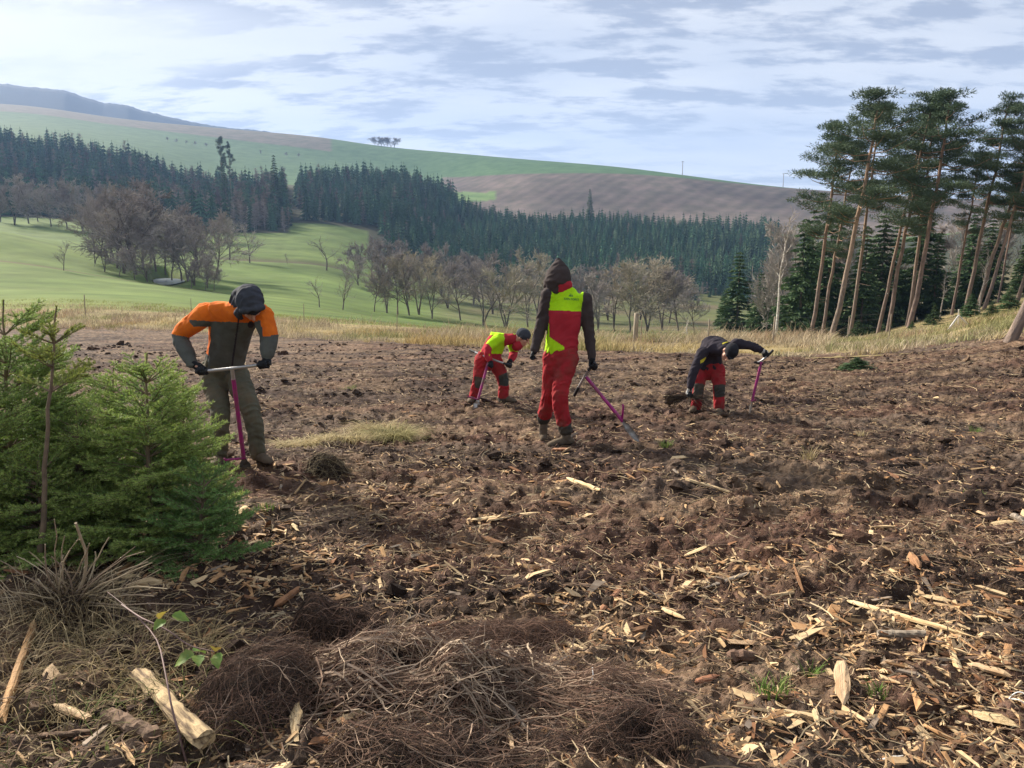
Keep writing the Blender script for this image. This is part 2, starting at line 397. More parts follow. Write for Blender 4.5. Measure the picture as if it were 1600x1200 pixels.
# soil sheet carried on behind and beside the camera
bx, by = np.meshgrid(np.linspace(-14, 14, 90), np.linspace(-9, 1.62, 50))
bzv = -0.062 * np.maximum(by, 0.5) + field_bump(bx, by) - 0.03
ii = np.arange(bx.size).reshape(bx.shape); Fb = np.stack([ii[:-1, :-1], ii[:-1, 1:], ii[1:, 1:], ii[1:, :-1]], -1).reshape(-1, 4)
tag(mk('near_ground', np.stack([bx, by, bzv], -1), Fb, M['soil'], None, soil_col(bx, by).reshape(-1, 3), True), kind='structure')

# ---- the land beyond: grass strip, meadows, ploughed hill
nc2 = 420
s2 = np.linspace(-1.04, 0.97, nc2)
rows = []
for k in range(3, NL - 1):
    n = 34 if k < 9 else 22
    a, b = layer_y(k, s2), layer_y(k + 1, s2)
    if k == 3: a = a * 0.985
    for t in np.linspace(0, 1, n, endpoint=(k == NL - 2)): rows.append((k + t, a + (b - a) * t))
Yf = np.array([r[1] for r in rows]); Xf = s2[None, :] * Yf; Zf = base_z(Xf, Yf)
lev = np.array([r[0] for r in rows])[:, None] + 0 * Yf
Zf = Zf - np.where(lev < 3.25, 0.03, 0.0)
uu, vv = unpix(np.stack([Xf, Yf, Zf], -1))
MEAD = np.array([0.112, 0.158, 0.046]); MEAD_Y = np.array([0.22, 0.215, 0.065]); DRY = np.array([0.30, 0.23, 0.125]); FAR_G = np.array([0.075, 0.135, 0.05]); PLOW = np.array([0.145, 0.112, 0.094]); FLOOR = np.array([0.055, 0.055, 0.032])
Cf = np.zeros(Yf.shape + (3,)); Cf[:] = MEAD
def blend(Cc, w, c): return Cc * (1 - w[..., None]) + c * w[..., None]
nlow = fbm(Xf * 0.03, Yf * 0.03, 4, 101)
Cf = blend(Cf, sstep(-0.1, 0.5, nlow) * 0.35, np.array([0.14, 0.18, 0.05]))
Cf = Cf * (1 + .35 * fbm(Xf * .12, Yf * .2, 4, 103, .65) + .3 * vnoise(Xf * .018, Yf * .03, 104))[..., None]
Cf = blend(Cf, (1 - sstep(55, 92, Yf)) * 0.75 * sstep(900, 200, uu), MEAD_Y)
Cf = blend(Cf, (lev < 4.15 + 0.2 * vnoise(Xf * 0.2, Yf * 0.2, 7)).astype(float), DRY)
Cf = blend(Cf, (lev < 6.5) * (uu > 1230) * 1.0, DRY * 0.9)
# forest floors
forest = ((lev > 9.05) & (lev < 11.3) & (uu < 452)) | ((lev > 9.6) & (lev < 11.2) & (uu > 452) & (uu < 700)) | ((lev > 8.7) & (lev < 10.95) & (uu > 575)) | ((lev > 5.2) & (lev < 10.95) & (uu > 1215))
Cf = blend(Cf, forest * 1.0, FLOOR)
Cf = blend(Cf, sstep(5.6, 6.4, lev) * (lev < 9) * sstep(640, 720, uu) * (0.55 + 1.2 * np.clip(nlow, 0, .4)), np.array([0.13, 0.105, 0.065]))
Cf = blend(Cf, (lev >= 11.0) * (~forest) * 1.0, FAR_G)
plow = (lev > 11.0) & (lev < 13.0) & (uu > 690 + 1.2 * np.maximum(0, vv - 285) * ((vv < 320)))
stripe = 0.5 + 0.5 * np.sin((Xf * 0.80 - Yf * 0.60) * 0.42 + 1.5 * vnoise(Xf * 0.03, Yf * 0.03, 9))
Cp = PLOW * (0.86 + 0.22 * stripe + 0.5 * fbm(Xf * 0.02, Yf * 0.02, 3, 13))[..., None]
Cf = np.where(plow[..., None], Cp, Cf)
patch = (lev > 11) & (uu > 700) & (uu < 772) & (vv > 300) & (vv < 318 - (uu - 715) * 0.10)
Cf = np.where(patch[..., None], np.array([0.15, 0.22, 0.07]), Cf)
fb = (lev > 13.35) & (uu < 520)
Cf = np.where(fb[..., None], np.array([0.13, 0.115, 0.085]), Cf)
# ditch line with bare bank
dit = np.exp(-((lev - 6.0) / 0.022) ** 2) * (uu < 345)
Cf = blend(Cf, np.clip(dit * 1.2, 0, 1), np.array([0.12, 0.095, 0.055])); Zf = Zf - 0.15 * dit
dit2 = np.exp(-((lev - 8.02) / 0.05) ** 2) * ((uu > 330) & (uu < 575))
Cf = blend(Cf, np.clip(dit2 * 1.2, 0, 1), np.array([0.10, 0.085, 0.05])); Zf = Zf - 0.7 * dit2
pc = pix(262, 441, 163); PRX, PRY = 3.4, 22.0; PZ = float(base_z(np.array([pix(262, 441, 138)[0]]), np.array([138.0]))[0]) - .1
pe = 1 - sstep(1.0, 1.7, ((Xf - pc[0] / pc[1] * Yf) / PRX) ** 2 + ((Yf - pc[1]) / PRY) ** 2)
Zf = Zf * (1 - pe) + (PZ - .25) * pe
Cf = blend(Cf, pe * .6, np.array([.15, .15, .07]))
i2 = np.arange(Yf.size).reshape(Yf.shape)
F2 = np.stack([i2[:-1, :-1], i2[:-1, 1:], i2[1:, 1:], i2[1:, :-1]], -1).reshape(-1, 4)
tag(mk('meadow_terrain', np.stack([Xf, Yf, Zf], -1), F2, M['meadow'], None, Cf.reshape(-1, 3), True), kind='structure')

# far wooded ridge
ru = np.linspace(-500, 560, 260)
top = np.interp(ru, [-500, -200, 0, 60, 100, 125, 160, 200, 225, 300, 345, 400, 470, 560], [120, 124, 131, 138, 141, 150, 161, 165, 174, 191, 199, 204, 214, 232])
V = []; nr = 10
for r in range(nr):
    Yr = 1700 + 55 * r; f = r / (nr - 1)
    z0 = np.array([pix(u, t + (1 - f) ** 1.2 * 62, Yr) for u, t in zip(ru, top)])
    z0[:, 2] += 7 * np.abs(vnoise(z0[:, 0] * 0.11, z0[:, 1] * 0.3, 16)) * (f > 0.85)
    V.append(z0)
V = np.array(V); V = np.concatenate([V, (V[-1] + np.array([0, 300, -250]))[None]])
i3 = np.arange(V.shape[0] * V.shape[1]).reshape(V.shape[:2])
F3 = np.stack([i3[:-1, :-1], i3[:-1, 1:], i3[1:, 1:], i3[1:, :-1]], -1).reshape(-1, 4)
V_far_min, V_far_max = float(V[..., 2].min()), float(V[..., 2].max())
rc = np.where((np.arange(V.shape[0])[:, None, None] > 3), np.array([0.018, 0.03, 0.03]), np.array([0.07, 0.08, 0.055])) + np.zeros(V.shape)
tag(mk('far_hills', V, F3, M['meadow'], None, rc.reshape(-1, 3), True), kind='structure')

# pond glinting behind the bare trees
pw = bpy.data.materials.new('pond_water'); pw.use_nodes = True
pb = pw.node_tree.nodes['Principled BSDF']; pb.inputs['Base Color'].default_value = (0.09, 0.11, 0.11, 1); pb.inputs['Roughness'].default_value = 0.28; pb.inputs['IOR'].default_value = 1.33
jj = np.arange(40)
rr = 1 + 0.12 * np.sin(3 * (jj * 2 * math.pi / 40) + 1); th = jj * 2 * math.pi / 40
PV = np.stack([PRX * .98 * rr * np.cos(th), pc[1] + PRY * .98 * rr * np.sin(th), np.full(40, PZ)], 1); PV[:, 0] += PV[:, 1] * pc[0] / pc[1]
tag(mk('pond', np.concatenate([[[pc[0], pc[1], PZ]], PV]), np.stack([np.zeros(40, int), jj + 1, (jj + 1) % 40 + 1], 1), pw), kind='structure')
def level(X, Y):
    X = np.asarray(X, float); Y = np.asarray(Y, float)
    c = np.clip((X / Y - SQ[0]) / (SQ[1] - SQ[0]), 0, len(SQ) - 1.001); i = c.astype(int); f = c - i
    ly = TY[:, i] * (1 - f) + TY[:, i + 1] * f
    k = np.clip((ly <= Y[None]).sum(0) - 1, 0, NL - 2); j = np.arange(len(Y))
    return k + (Y - ly[k, j]) / (ly[k + 1, j] - ly[k, j])

# ------------------------------------------------------------------ far conifers
def spruce_far(seed, H=20.0, layers=10, pts=11, wide=0.17):  # pagoda of ragged skirts
    r = np.random.default_rng(seed); mb = MB()
    tube_mesh(mb, [(0, 0, 0), (0, 0, H * 0.5), (0, 0, H)], [0.2, 0.14, 0.02], 4)
    for i in range(layers):
        f = i / (layers - 1); z = H * (0.12 + 0.80 * f); R = H * wide * (1 - f) ** 0.65 + 0.2
        th = (np.arange(pts * 2) + r.random()) * math.pi / pts
        rad = np.where(np.arange(pts * 2) % 2 == 0, R * r.uniform(0.75, 1.2, pts * 2), R * 0.38)
        V = np.stack([rad * np.cos(th), rad * np.sin(th), z - rad * 0.5 + r.normal(0, 0.3, pts * 2)], 1)
        V = np.concatenate([V, [[0, 0, z + H * 0.06]]])
        k = np.arange(pts * 2); mb.put(V, np.stack([k, (k + 1) % (pts * 2), np.full(pts * 2, pts * 2)], 1))
    return mb
def mbarr(mb):
    V = np.concatenate(mb.V); F = []
    for k in (3, 4):
        for f in mb.F[k]:
            F.append(f if k == 3 else np.concatenate([f[:, [0, 1, 2]], f[:, [0, 2, 3]]]))
    return V, np.concatenate(F)
def larch_far(seed, H=18.0):
    """leafless crown of fine upright twigs"""
    r = np.random.default_rng(seed); mb = MB()
    tube_mesh(mb, [(0, 0, 0), (0.1, 0, H * 0.6), (0, 0.1, H)], [0.18, 0.1, 0.02], 4)
    n = 90; z = H * r.uniform(0.15, 0.97, n); th = r.uniform(0, 6.28, n); Lb = (1.05 - z / H) * H * 0.20 + 0.4
    a = np.stack([0 * z, 0 * z, z], 1); b = a + np.stack([Lb * np.cos(th), Lb * np.sin(th), Lb * r.uniform(0.1, 0.8, n)], 1)
    w = np.stack([-np.sin(th), np.cos(th), 0 * th], 1) * 0.10
    V = np.stack([a + w, a - w, b, a + [0, 0, .25], a - [0, 0, .1], b + w * 2], 1).reshape(-1, 3)
    mb.put(V, np.arange(len(V)).reshape(-1, 3))
    m = a * 0.4 + b * 0.6; d = norm(b - a); tw = np.repeat(m, 4, 0); e = tw + np.repeat(d, 4, 0) * 1.0 + r.normal(0, 0.7, tw.shape)
    V = np.stack([tw, tw + [0.10, 0, 0.08], e], 1).reshape(-1, 3); mb.put(V, np.arange(len(V)).reshape(-1, 3))
    return mb
far_me = [spruce_far(s, 20, 10, 9, w).build('conifer', M['spruce_far'], link=False) for s, w in ((1, .22), (2, .25), (3, .20), (4, .28))]
larch_me = [larch_far(s).build('bare_larch', M['twig_far'], link=False) for s in (5, 6, 7)]
sp_arr = [mbarr(spruce_far(s + 20, 20, 8, 6, 0.25)) for s in range(3)]
la_arr = [mbarr(larch_far(s + 30)) for s in range(2)]
def scatter(x0, x1, y0, y1, step, cond, seed):
    r = np.random.default_rng(seed)
    gx, gy = np.meshgrid(np.arange(x0, x1, step), np.arange(y0, y1, step))
    X = gx.ravel() + r.uniform(-.48, .48, gx.size) * step; Y = gy.ravel() + r.uniform(-.48, .48, gx.size) * step
    Z = base_z(X, Y); u, v = unpix(np.stack([X, Y, Z], 1)); lv = level(X, Y)
    k = cond(u, v, lv) & (u > -60) & (u < 1660)
    return np.stack([X, Y, Z], 1)[k], u[k], v[k], lv[k]
def in_left(u, v, l): return (l > 9.12) & (l < 11.05) & (u < 455 - (l - 9.1) * 5)
def in_mid(u, v, l): return (l > 9.75) & (l < 11.12) & (u > 470 + 8 * np.sin(l * 9)) & (u < 708)
def in_right(u, v, l): return (l > 9.0 - .62 * np.clip((u - 640) / 120, 0, 1) + .12 * np.sin(u * .035)) & (l < 10.98) & (u > 590 + 60 * (10 - np.minimum(l, 10)) * 0 + (10.2 - l) * 10) & (u < 1215)
FG = 'spruces of the distant woods'
def plant_forest(cond, rect, step, seed, bare, stuffname, stufflabel, cname, nind, hs, labels):
    P, u, v, lv = scatter(*rect, step, cond, seed)
    r = np.random.default_rng(seed + 1); n = len(P)
    Hh = np.clip(r.normal(.88, .17, n) + .55 * fbm(P[:, 0] * .03, P[:, 1] * .03, 2, seed), .4, 1.35) * hs
    isb = r.random(n) < bare(u, v, lv)
    order = np.argsort(P[:, 1]); ind = set(order[:nind].tolist())
    Vs = []; Fs = []; Cs = []; off = 0
    for i in range(n):
        s = Hh[i]; a = r.random() * 6.28
        if i in ind:
            me = larch_me[r.integers(3)] if isb[i] else far_me[r.integers(4)]
            o = add('bare_tree' if isb[i] else 'spruce_tree', me, None, P[i] - [0, 0, .3], (r.normal(0, .02), r.normal(0, .02), a), (s * r.uniform(.9, 1.15), s * r.uniform(.9, 1.15), s))
            tag(o, labels[1] if isb[i] else labels[0], 'tree', cname[1] if isb[i] else cname[0])
        else:
            V, F = la_arr[r.integers(2)] if isb[i] else sp_arr[r.integers(3)]
            c, sn = math.cos(a), math.sin(a)
            W_ = np.stack([(V[:, 0] * c - V[:, 1] * sn) * s, (V[:, 0] * sn + V[:, 1] * c) * s, V[:, 2] * s], 1) + P[i]
            Vs.append(W_); Fs.append(F + off); off += len(V)
            k = r.uniform(.65, 1.5)
            Cs.append(np.broadcast_to((np.array([.2, .155, .13]) if isb[i] else np.array([.055, .105, .058]) * [r.uniform(.85, 1.35), 1, 1]) * k, (len(V), 3)))
    if Vs:
        tag(mk(stuffname, np.concatenate(Vs), np.concatenate(Fs), M['forest'], None, np.concatenate(Cs)), stufflabel, 'forest', kind='stuff')
plant_forest(in_left, (-480, -90, 300, 660), 5.2, 51, lambda u, v, l: np.where((u > 300), 0.42, 0.22) * np.where(l < 9.6, 1.4, 1), 'mixed_forest', 'dark mixed forest covering the slope on the far left', ('spruces at the edge of the left wood', 'leafless trees at the edge of the left wood'), 110, 0.80,
             ('dark spruce at the front edge of the left hillside wood', 'leafless tree at the front edge of the left hillside wood'))
plant_forest(in_mid, (-190, 10, 380, 640), 4.9, 61, lambda u, v, l: np.where(l < 10.3, 0.16, 0.05), 'hilltop_forest', 'dark spruce wood on the rounded knoll before the ploughed hill', ('spruces at the foot of the knoll wood', 'leafless trees at the foot of the knoll wood'), 60, 0.70,
             ('dark spruce at the foot of the rounded knoll wood', 'leafless tree at the foot of the rounded knoll wood'))
plant_forest(in_right, (-120, 260, 250, 560), 4.4, 71, lambda u, v, l: np.where(l < 9.3, 0.10, 0.015), 'valley_forest', 'dense dark spruce wood below the ploughed hill', ('spruces at the front of the valley wood', 'leafless trees at the front of the valley wood'), 130, 0.52,
             ('dark spruce at the front of the wood below the ploughed field', 'leafless tree at the front of the wood below the ploughed field'))

# ------------------------------------------------------------------ detailed trees
def leaf_tris(C, D, size, r, wid=0.35):
    """one narrow triangle per centre C along D"""
    D = norm(D); S = norm(np.cross(D, r.normal(0, 1, D.shape))); sz = size * r.uniform(.6, 1.3, (len(C), 1))
    V = np.stack([C - D * sz * .3 + S * sz * wid * .5, C - D * sz * .3 - S * sz * wid * .5, C + D * sz * .8], 1).reshape(-1, 3)
    return V, np.arange(len(V)).reshape(-1, 3)
def spruce_mid(seed, H=9.0, wide=0.2, dens=1.0):
    r = np.random.default_rng(seed); tr = MB(); tube_mesh(tr, [(0, 0, -.3), (0, 0, H * .5), (0, 0, H * .99)], [H * .013, H * .008, .01], 6)
    C = []; D = []
    z = H * 0.06
    while z < H * 0.985:
        f = z / H; R = H * wide * (1 - f) ** 0.85 + 0.08
        for k in range(r.integers(5, 8)):
            th = r.uniform(0, 6.28); Lb = R * r.uniform(.65, 1.15); n = max(4, int(Lb * 26 * dens))
            t = r.random(n) ** .7; sag = -0.35 * t + 0.18 * t * t
            sw = r.normal(0, .15, n) * Lb * t
            d = np.array([math.cos(th), math.sin(th), 0]); sd_ = np.array([-d[1], d[0], 0])
            c = d * (t * Lb)[:, None] + sd_ * sw[:, None] + np.array([0, 0, 1.]) * (z + sag * Lb + r.normal(0, .04, n) * Lb)[:, None]
            C.append(c); D.append(d + sd_ * np.sign(sw)[:, None] * .7 + np.array([0, 0, -.35]) + r.normal(0, .25, (n, 3)))
        z += H * 0.028 + 0.08
    V, F = leaf_tris(np.concatenate(C), np.concatenate(D), H * .045, r, .45)
    cm = MB(); cm.put(V, F)
    return tr.build('trunk', M['dark_bark'], link=False), cm.build('crown', M['needles'], link=False)
SPM = [spruce_mid(81, 9, .22), spruce_mid(82, 9, .17), spruce_mid(83, 9, .26)]
def plant_pair(name, pair, P, sc, rot, label, cat, group=None, names=('trunk', 'crown')):
    e = empty(name, P); e.rotation_euler = rot; e.scale = (sc, sc, sc) if isinstance(sc, (int, float)) else sc
    for nm, me in zip(names, pair): add(nm, me, e)
    tag(e, label, cat, group); return e

def pine(seed, H=16.0, clear=0.5, spread=2.6):
    r = np.random.default_rng(seed); tr = MB()
    k = 14; z = np.linspace(-.4, H * .97, k); bend = r.uniform(-.5, .5, 2)
    P = np.stack([bend[0] * (z / H) ** 2 + r.normal(0, .04, k), bend[1] * (z / H) ** 2 + r.normal(0, .04, k), z], 1)
    tube_mesh(tr, P, np.interp(z / H, [0, .05, .5, .9, 1], [.165, .135, .098, .05, .025]), 9)
    C = []; D = []
    nl = 28
    for i in range(nl):
        f = clear + (1 - clear) * (i + r.random()) / nl; zb = f * H; g = (f - clear) / (1 - clear)
        env = spread * (math.sin(math.pi * min(1, 0.22 + 0.72 * g)) ** .8) * r.uniform(.55, 1.15)
        if g > .75: env *= 1 - (g - .75) * 2.4
        th = r.uniform(0, 6.28) ; up = r.uniform(0.02, .35) + .5 * g * g
        d = np.array([math.cos(th), math.sin(th), up]); o_ = np.array([np.interp(zb, z, P[:, 0]), np.interp(zb, z, P[:, 1]), zb])
        pts = np.array([o_ + d * env * t + np.array([0, 0, -.18 * env * math.sin(t * 3)]) for t in (0, .35, .7, 1.0)])
        V, F = tubes(pts[None], np.array([[.042, .032, .02, .008]]) * (1.2 - .5 * g), 4); tr.put(V, F)
        for q in range(r.integers(3, 6)):
            t = r.uniform(.38, 1.08); c0 = o_ + d * env * t + r.normal(0, .28, 3) * [1, 1, .4]
            n = 150; w = r.normal(0, 1, (n, 3)); w = norm(w) * r.random((n, 1)) ** .45
            c = c0 + w * np.array([.58, .58, .27]) * r.uniform(.7, 1.25)
            C.append(c); D.append(w * [1, 1, .8] + [0, 0, .35] + r.normal(0, .4, w.shape))
    for q in range(5):   # dead stubs on the clear stem
        f = r.uniform(.2, clear); th = r.uniform(0, 6.28); o_ = np.array([np.interp(f * H, z, P[:, 0]), np.interp(f * H, z, P[:, 1]), f * H])
        V, F = tubes(np.array([[o_, o_ + np.array([math.cos(th), math.sin(th), -.1]) * r.uniform(.4, 1.3)]]), np.array([[.03, .01]]), 3); tr.put(V, F)
    V, F = leaf_tris(np.concatenate(C), np.concatenate(D),   .17, r, .28); cm = MB(); cm.put(V, F)
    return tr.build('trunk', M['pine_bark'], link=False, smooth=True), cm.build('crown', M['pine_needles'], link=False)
PNM = [pine(91, 16, .48, 2.7), pine(92, 16, .52, 2.3), pine(93, 16, .42, 2.6), pine(94, 16, .56, 2.4)]

def bare_tree(seed, H=11.0, nl=18, nsub=9, ntw=9, up=.6, spread=.46, stems=1, thick=.8, wig=.16, mt='twig_far', twigr=.028, low=.2, tm='dark_bark'):
    """leafless broadleaf: stem(s) running up through the crown, limbs, boughs and a haze of twigs"""
    r = np.random.default_rng(seed); L0 = []; L1 = []; L2 = []; L3 = []
    def path(p, d, ln, k, w, rise):
        pts = [p]
        for i in range(k - 1): d = d + r.normal(0, w, 3) + [0, 0, rise]; d = d / np.linalg.norm(d); pts.append(pts[-1] + d * ln / (k - 1))
        return np.array(pts)
    def pick(pts, t): x = t * (len(pts) - 1); j = min(int(x), len(pts) - 2); return pts[j] + (pts[j + 1] - pts[j]) * (x - j), norm(pts[j + 1] - pts[j])
    def fork(td, mn, mx):
        s = r.normal(0, 1, 3); s -= td * s.dot(td); s /= np.linalg.norm(s); a = r.uniform(mn, mx); return norm(td * math.cos(a) + s * math.sin(a))
    for s_ in range(stems):
        d0 = norm(np.array([r.normal(0, .04 + .08 * (stems > 1)), r.normal(0, .04 + .08 * (stems > 1)), 1.0])); st = path(np.array([0, 0, -.3]), d0, H * r.uniform(.8, .93), 9, wig * .5, .02); L0.append((st, np.linspace(H * .014 * thick, .02, 9)))
        for i in range(nl // stems):
            t = low + (1 - low) * (i + r.random()) / (nl / stems); q, td = pick(st, t); ln = H * spread * (1.15 - .8 * t) * r.uniform(.65, 1.15)
            d = fork(td, .5, 1.1); d[2] += .3 * up; b1 = path(q, norm(d), ln, 6, wig, .07 * up); r1 = H * .0062 * thick * (1.2 - .8 * t); L1.append((b1, np.linspace(r1, r1 * .4, 6)))
            for k in range(nsub):
                q2, td2 = pick(b1, r.uniform(.25, 1)); d2 = fork(td2, .35, .95); d2[2] += .2 * up; b2 = path(q2, norm(d2), ln * r.uniform(.3, .55), 4, wig * 1.2, .05 * up); L2.append((b2, np.linspace(max(r1 * .4, twigr), twigr, 4)))
                for m in range(ntw):
                    q3, td3 = pick(b2, r.uniform(.2, 1)); L3.append((path(q3, fork(td3, .3, .9), ln * r.uniform(.12, .3), 3, wig * 1.3, .05), np.full(3, twigr * .8)))
    tr = MB(); cr = MB()
    for mb, Ls, sd_ in ((tr, L0, 7), (tr, L1, 4), (cr, L2, 3), (cr, L3, 3)):
        if Ls: V, F = tubes(np.array([a for a, b in Ls]), np.array([b for a, b in Ls]), sd_); mb.put(V, F)
    return tr.build('trunk', M[tm], link=False, smooth=True), cr.build('crown', M[mt], link=False)
BTM = [bare_tree(101), bare_tree(102, spread=.48, stems=2), bare_tree(103, up=.9, spread=.36, stems=2), bare_tree(104, spread=.5, nl=18)]
BTO = [bare_tree(111, mt='twig_olive', spread=.46, stems=2), bare_tree(112, mt='twig_olive', nl=18), bare_tree(113, mt='twig_olive', spread=.5, stems=3)]
BTS = [bare_tree(121, nl=9, nsub=5, ntw=3, spread=.62, thick=1.5, wig=.3, up=.25, low=.3), bare_tree(122, nl=11, nsub=6, ntw=4, spread=.5, thick=1.2, wig=.22)]
def at_ground(u, v, Y):
    p = pix(u, v, Y); return np.array([p[0], Y, bz(p[0], Y)])
_top = {}
def mesh_top(pair):
    k = pair[1].name
    if k not in _top:
        a_ = np.zeros(len(pair[1].vertices) * 3, np.float32); pair[1].vertices.foreach_get('co', a_); _top[k] = float(np.percentile(a_[2::3], 99.7))
    return _top[k]
def tree_px(name, pair, u, vb, vt, Y, label, group, native=11.0, wide=1.0, cat='tree', lean=0.0, native_top=1.0):
    """tree whose foot is near photo column u at depth Y, as tall as rows vb..vt"""
    p = at_ground(u, vb, Y); h = (vb - vt) / FPX * Y
    sc = h / mesh_top(pair)
    return plant_pair(name, pair, p, (sc * wide, sc * wide, sc), (0, lean, random.random() * 6.28 if lean == 0 else 0.0), label, cat, group)

# ---- leafless trees in the valley
G1 = 'leafless trees around the pond'
for i, (u, vb, vt, Y) in enumerate([(185, 445, 318, 158), (215, 448, 330, 152), (245, 440, 345, 172), (160, 425, 325, 176), (285, 455, 352, 160), (305, 462, 380, 146), (325, 465, 405, 142), (230, 455, 385, 150), (270, 455, 375, 156), (175, 440, 360, 165), (205, 440, 310, 175), (340, 455, 350, 178), (150, 418, 330, 180), (195, 450, 345, 150), (225, 446, 318, 166), (260, 447, 350, 168), (180, 432, 322, 170), (295, 458, 362, 158), (312, 452, 345, 182), (238, 430, 325, 190)]):
    tree_px('bare_tree', BTM[i % 4], u, vb, vt, Y, 'leafless grey-brown tree in the thicket around the pond', G1, 11 * 1.05, 1.25)
for i, (u, vb, vt, Y) in enumerate([(165, 440, 395, 146), (188, 446, 400, 142), (212, 452, 402, 140), (232, 456, 405, 138), (300, 462, 415, 136), (322, 466, 420, 134), (335, 464, 425, 136), (150, 432, 385, 158)]):
    tree_px('bare_shrub', BTM[(i + 2) % 4], u, vb, vt, Y, 'low leafless shrub at the foot of the pond thicket', 'shrubs at the foot of the pond thicket', 11, 1.3, 'shrub')
tree_px('bare_tree', BTS[1], 100, 429, 383, 136, 'small lone leafless tree beside the ditch in the left meadow', None, 10.5, 1.0)
G2 = 'leafless trees before the left wood'
for i, (u, vb, vt, Y) in enumerate([(22, 345, 280, 300), (45, 348, 275, 310), (80, 352, 285, 300), (105, 358, 282, 295), (130, 362, 285, 290), (0, 340, 285, 310), (160, 362, 290, 300), (60, 350, 288, 320)]):
    tree_px('bare_tree', BTM[(i + 1) % 4], u, vb, vt, Y, 'leafless violet-brown tree at the meadow edge below the left wood', G2, 11.3, 1.2)
G3 = 'shrubby willows below the left wood'
for i, (u, vb, vt, Y) in enumerate([(170, 355, 312, 280), (205, 360, 312, 270), (235, 368, 322, 265), (262, 375, 325, 262), (335, 372, 338, 300), (355, 375, 340, 300), (275, 372, 330, 280), (300, 378, 345, 275)]):
    tree_px('willow_tree', BTO[i % 3], u, vb, vt, Y, 'rounded tan leafless willow below the left wood', G3, 11.0, 1.5)
for i, (u, vb, vt, Y) in enumerate([(358, 404, 345, 236), (390, 404, 342, 232)]):
    tree_px('bare_tree', BTS[i], u, vb, vt, Y, ['leafless tree left of a pair on the meadow ditch', 'leafless tree right of a pair on the meadow ditch'][i], None, 10.5, 1.1)
tree_px('bare_tree', BTS[0], 510, 418, 366, 232, 'lone gnarled leafless tree with dark limbs in the middle meadow', None, 10.5, 1.2)
tree_px('bare_tree', BTS[1], 449, 412, 395, 236, 'tiny leafless tree on the ditch between the pair and the lone tree', None, 10.5, .8)
G4 = 'row of leafless trees along the lower meadow'
for i, (u, vb, vt, Y) in enumerate([(536, 497, 428, 128), (500, 496, 448, 122), (585, 497, 420, 140), (605, 498, 404, 142), (622, 498, 405, 143), (640, 500, 400, 145), (675, 501, 408, 142), (655, 500, 402, 152)]):
    tree_px('bare_tree', [BTS[1], BTS[0], BTM[0], BTM[2], BTO[1], BTM[1], BTO[0], BTO[2]][i], u, vb, vt, Y,
            ['spreading leafless tree standing alone at the meadow foot', 'small bushy leafless tree left of the meadow row'][i] if i < 2 else 'slender leafless tree in the row along the lower meadow', None if i < 2 else G4, 11, 1.05)
G5 = 'leafless trees in front of the valley wood'
for i, (u, vb, vt, Y) in enumerate([(720, 512, 418, 150), (755, 515, 412, 140), (790, 520, 420, 135), (825, 520, 415, 150), (700, 490, 405, 200), (770, 500, 402, 200), (840, 505, 400, 205), (905, 520, 425, 150), (935, 525, 432, 140), (960, 525, 420, 150), (985, 528, 415, 145), (1010, 528, 412, 150), (1035, 528, 418, 155), (1060, 530, 432, 150), (900, 500, 415, 200), (1085, 530, 455, 130), (950, 505, 418, 205), (560, 425, 372, 235), (580, 440, 372, 240), (605, 450, 378, 240), (635, 460, 385, 240), (665, 470, 392, 240), (1000, 505, 425, 210), (740, 485, 410, 225), (1045, 515, 430, 200), (640, 478, 405, 210), (690, 480, 398, 240), (720, 478, 404, 245), (560, 448, 400, 215), (870, 515, 428, 160)]):
    tree_px('bare_tree', (BTO if i in (2, 6, 9, 10, 11, 12, 3) else BTM)[i % 3], u, vb, vt, Y,
            'leafless olive-tinged tree before the dark valley wood' if i in (2, 6, 9, 10, 11, 12, 3) else 'leafless grey-brown tree before the dark valley wood', G5 if i not in (2, 6, 9, 10, 11, 12, 3) else 'olive-tinged leafless trees before the valley wood', 11, 1.25)
# ---- single conifers that stand out
tree_px('spruce_tree', SPM[1], 432, 345, 253, 420, 'tall lone spruce in the gap between the left wood and the knoll wood', None, 9, .8)
tree_px('spruce_tree', SPM[1], 353, 345, 262, 420, 'narrow dark spruce under the lone pines of the left wood', None, 9, .7)
tree_px('spruce_tree', SPM[0], 444, 345, 275, 425, 'shorter spruce touching the tall lone spruce in the forest gap', None, 9, .8)
tree_px('spruce_tree', SPM[1], 921, 372, 312, 500, 'tall spruce rising above the edge of the valley wood', None, 9, .8)
tree_px('pine_tree', PNM[3], 351, 345, 230, 440, 'taller of two lone pines above the left wood', None, 16.3, .55)
tree_px('pine_tree', PNM[1], 364, 345, 238, 442, 'shorter of two lone pines above the left wood', None, 16.3, .45)
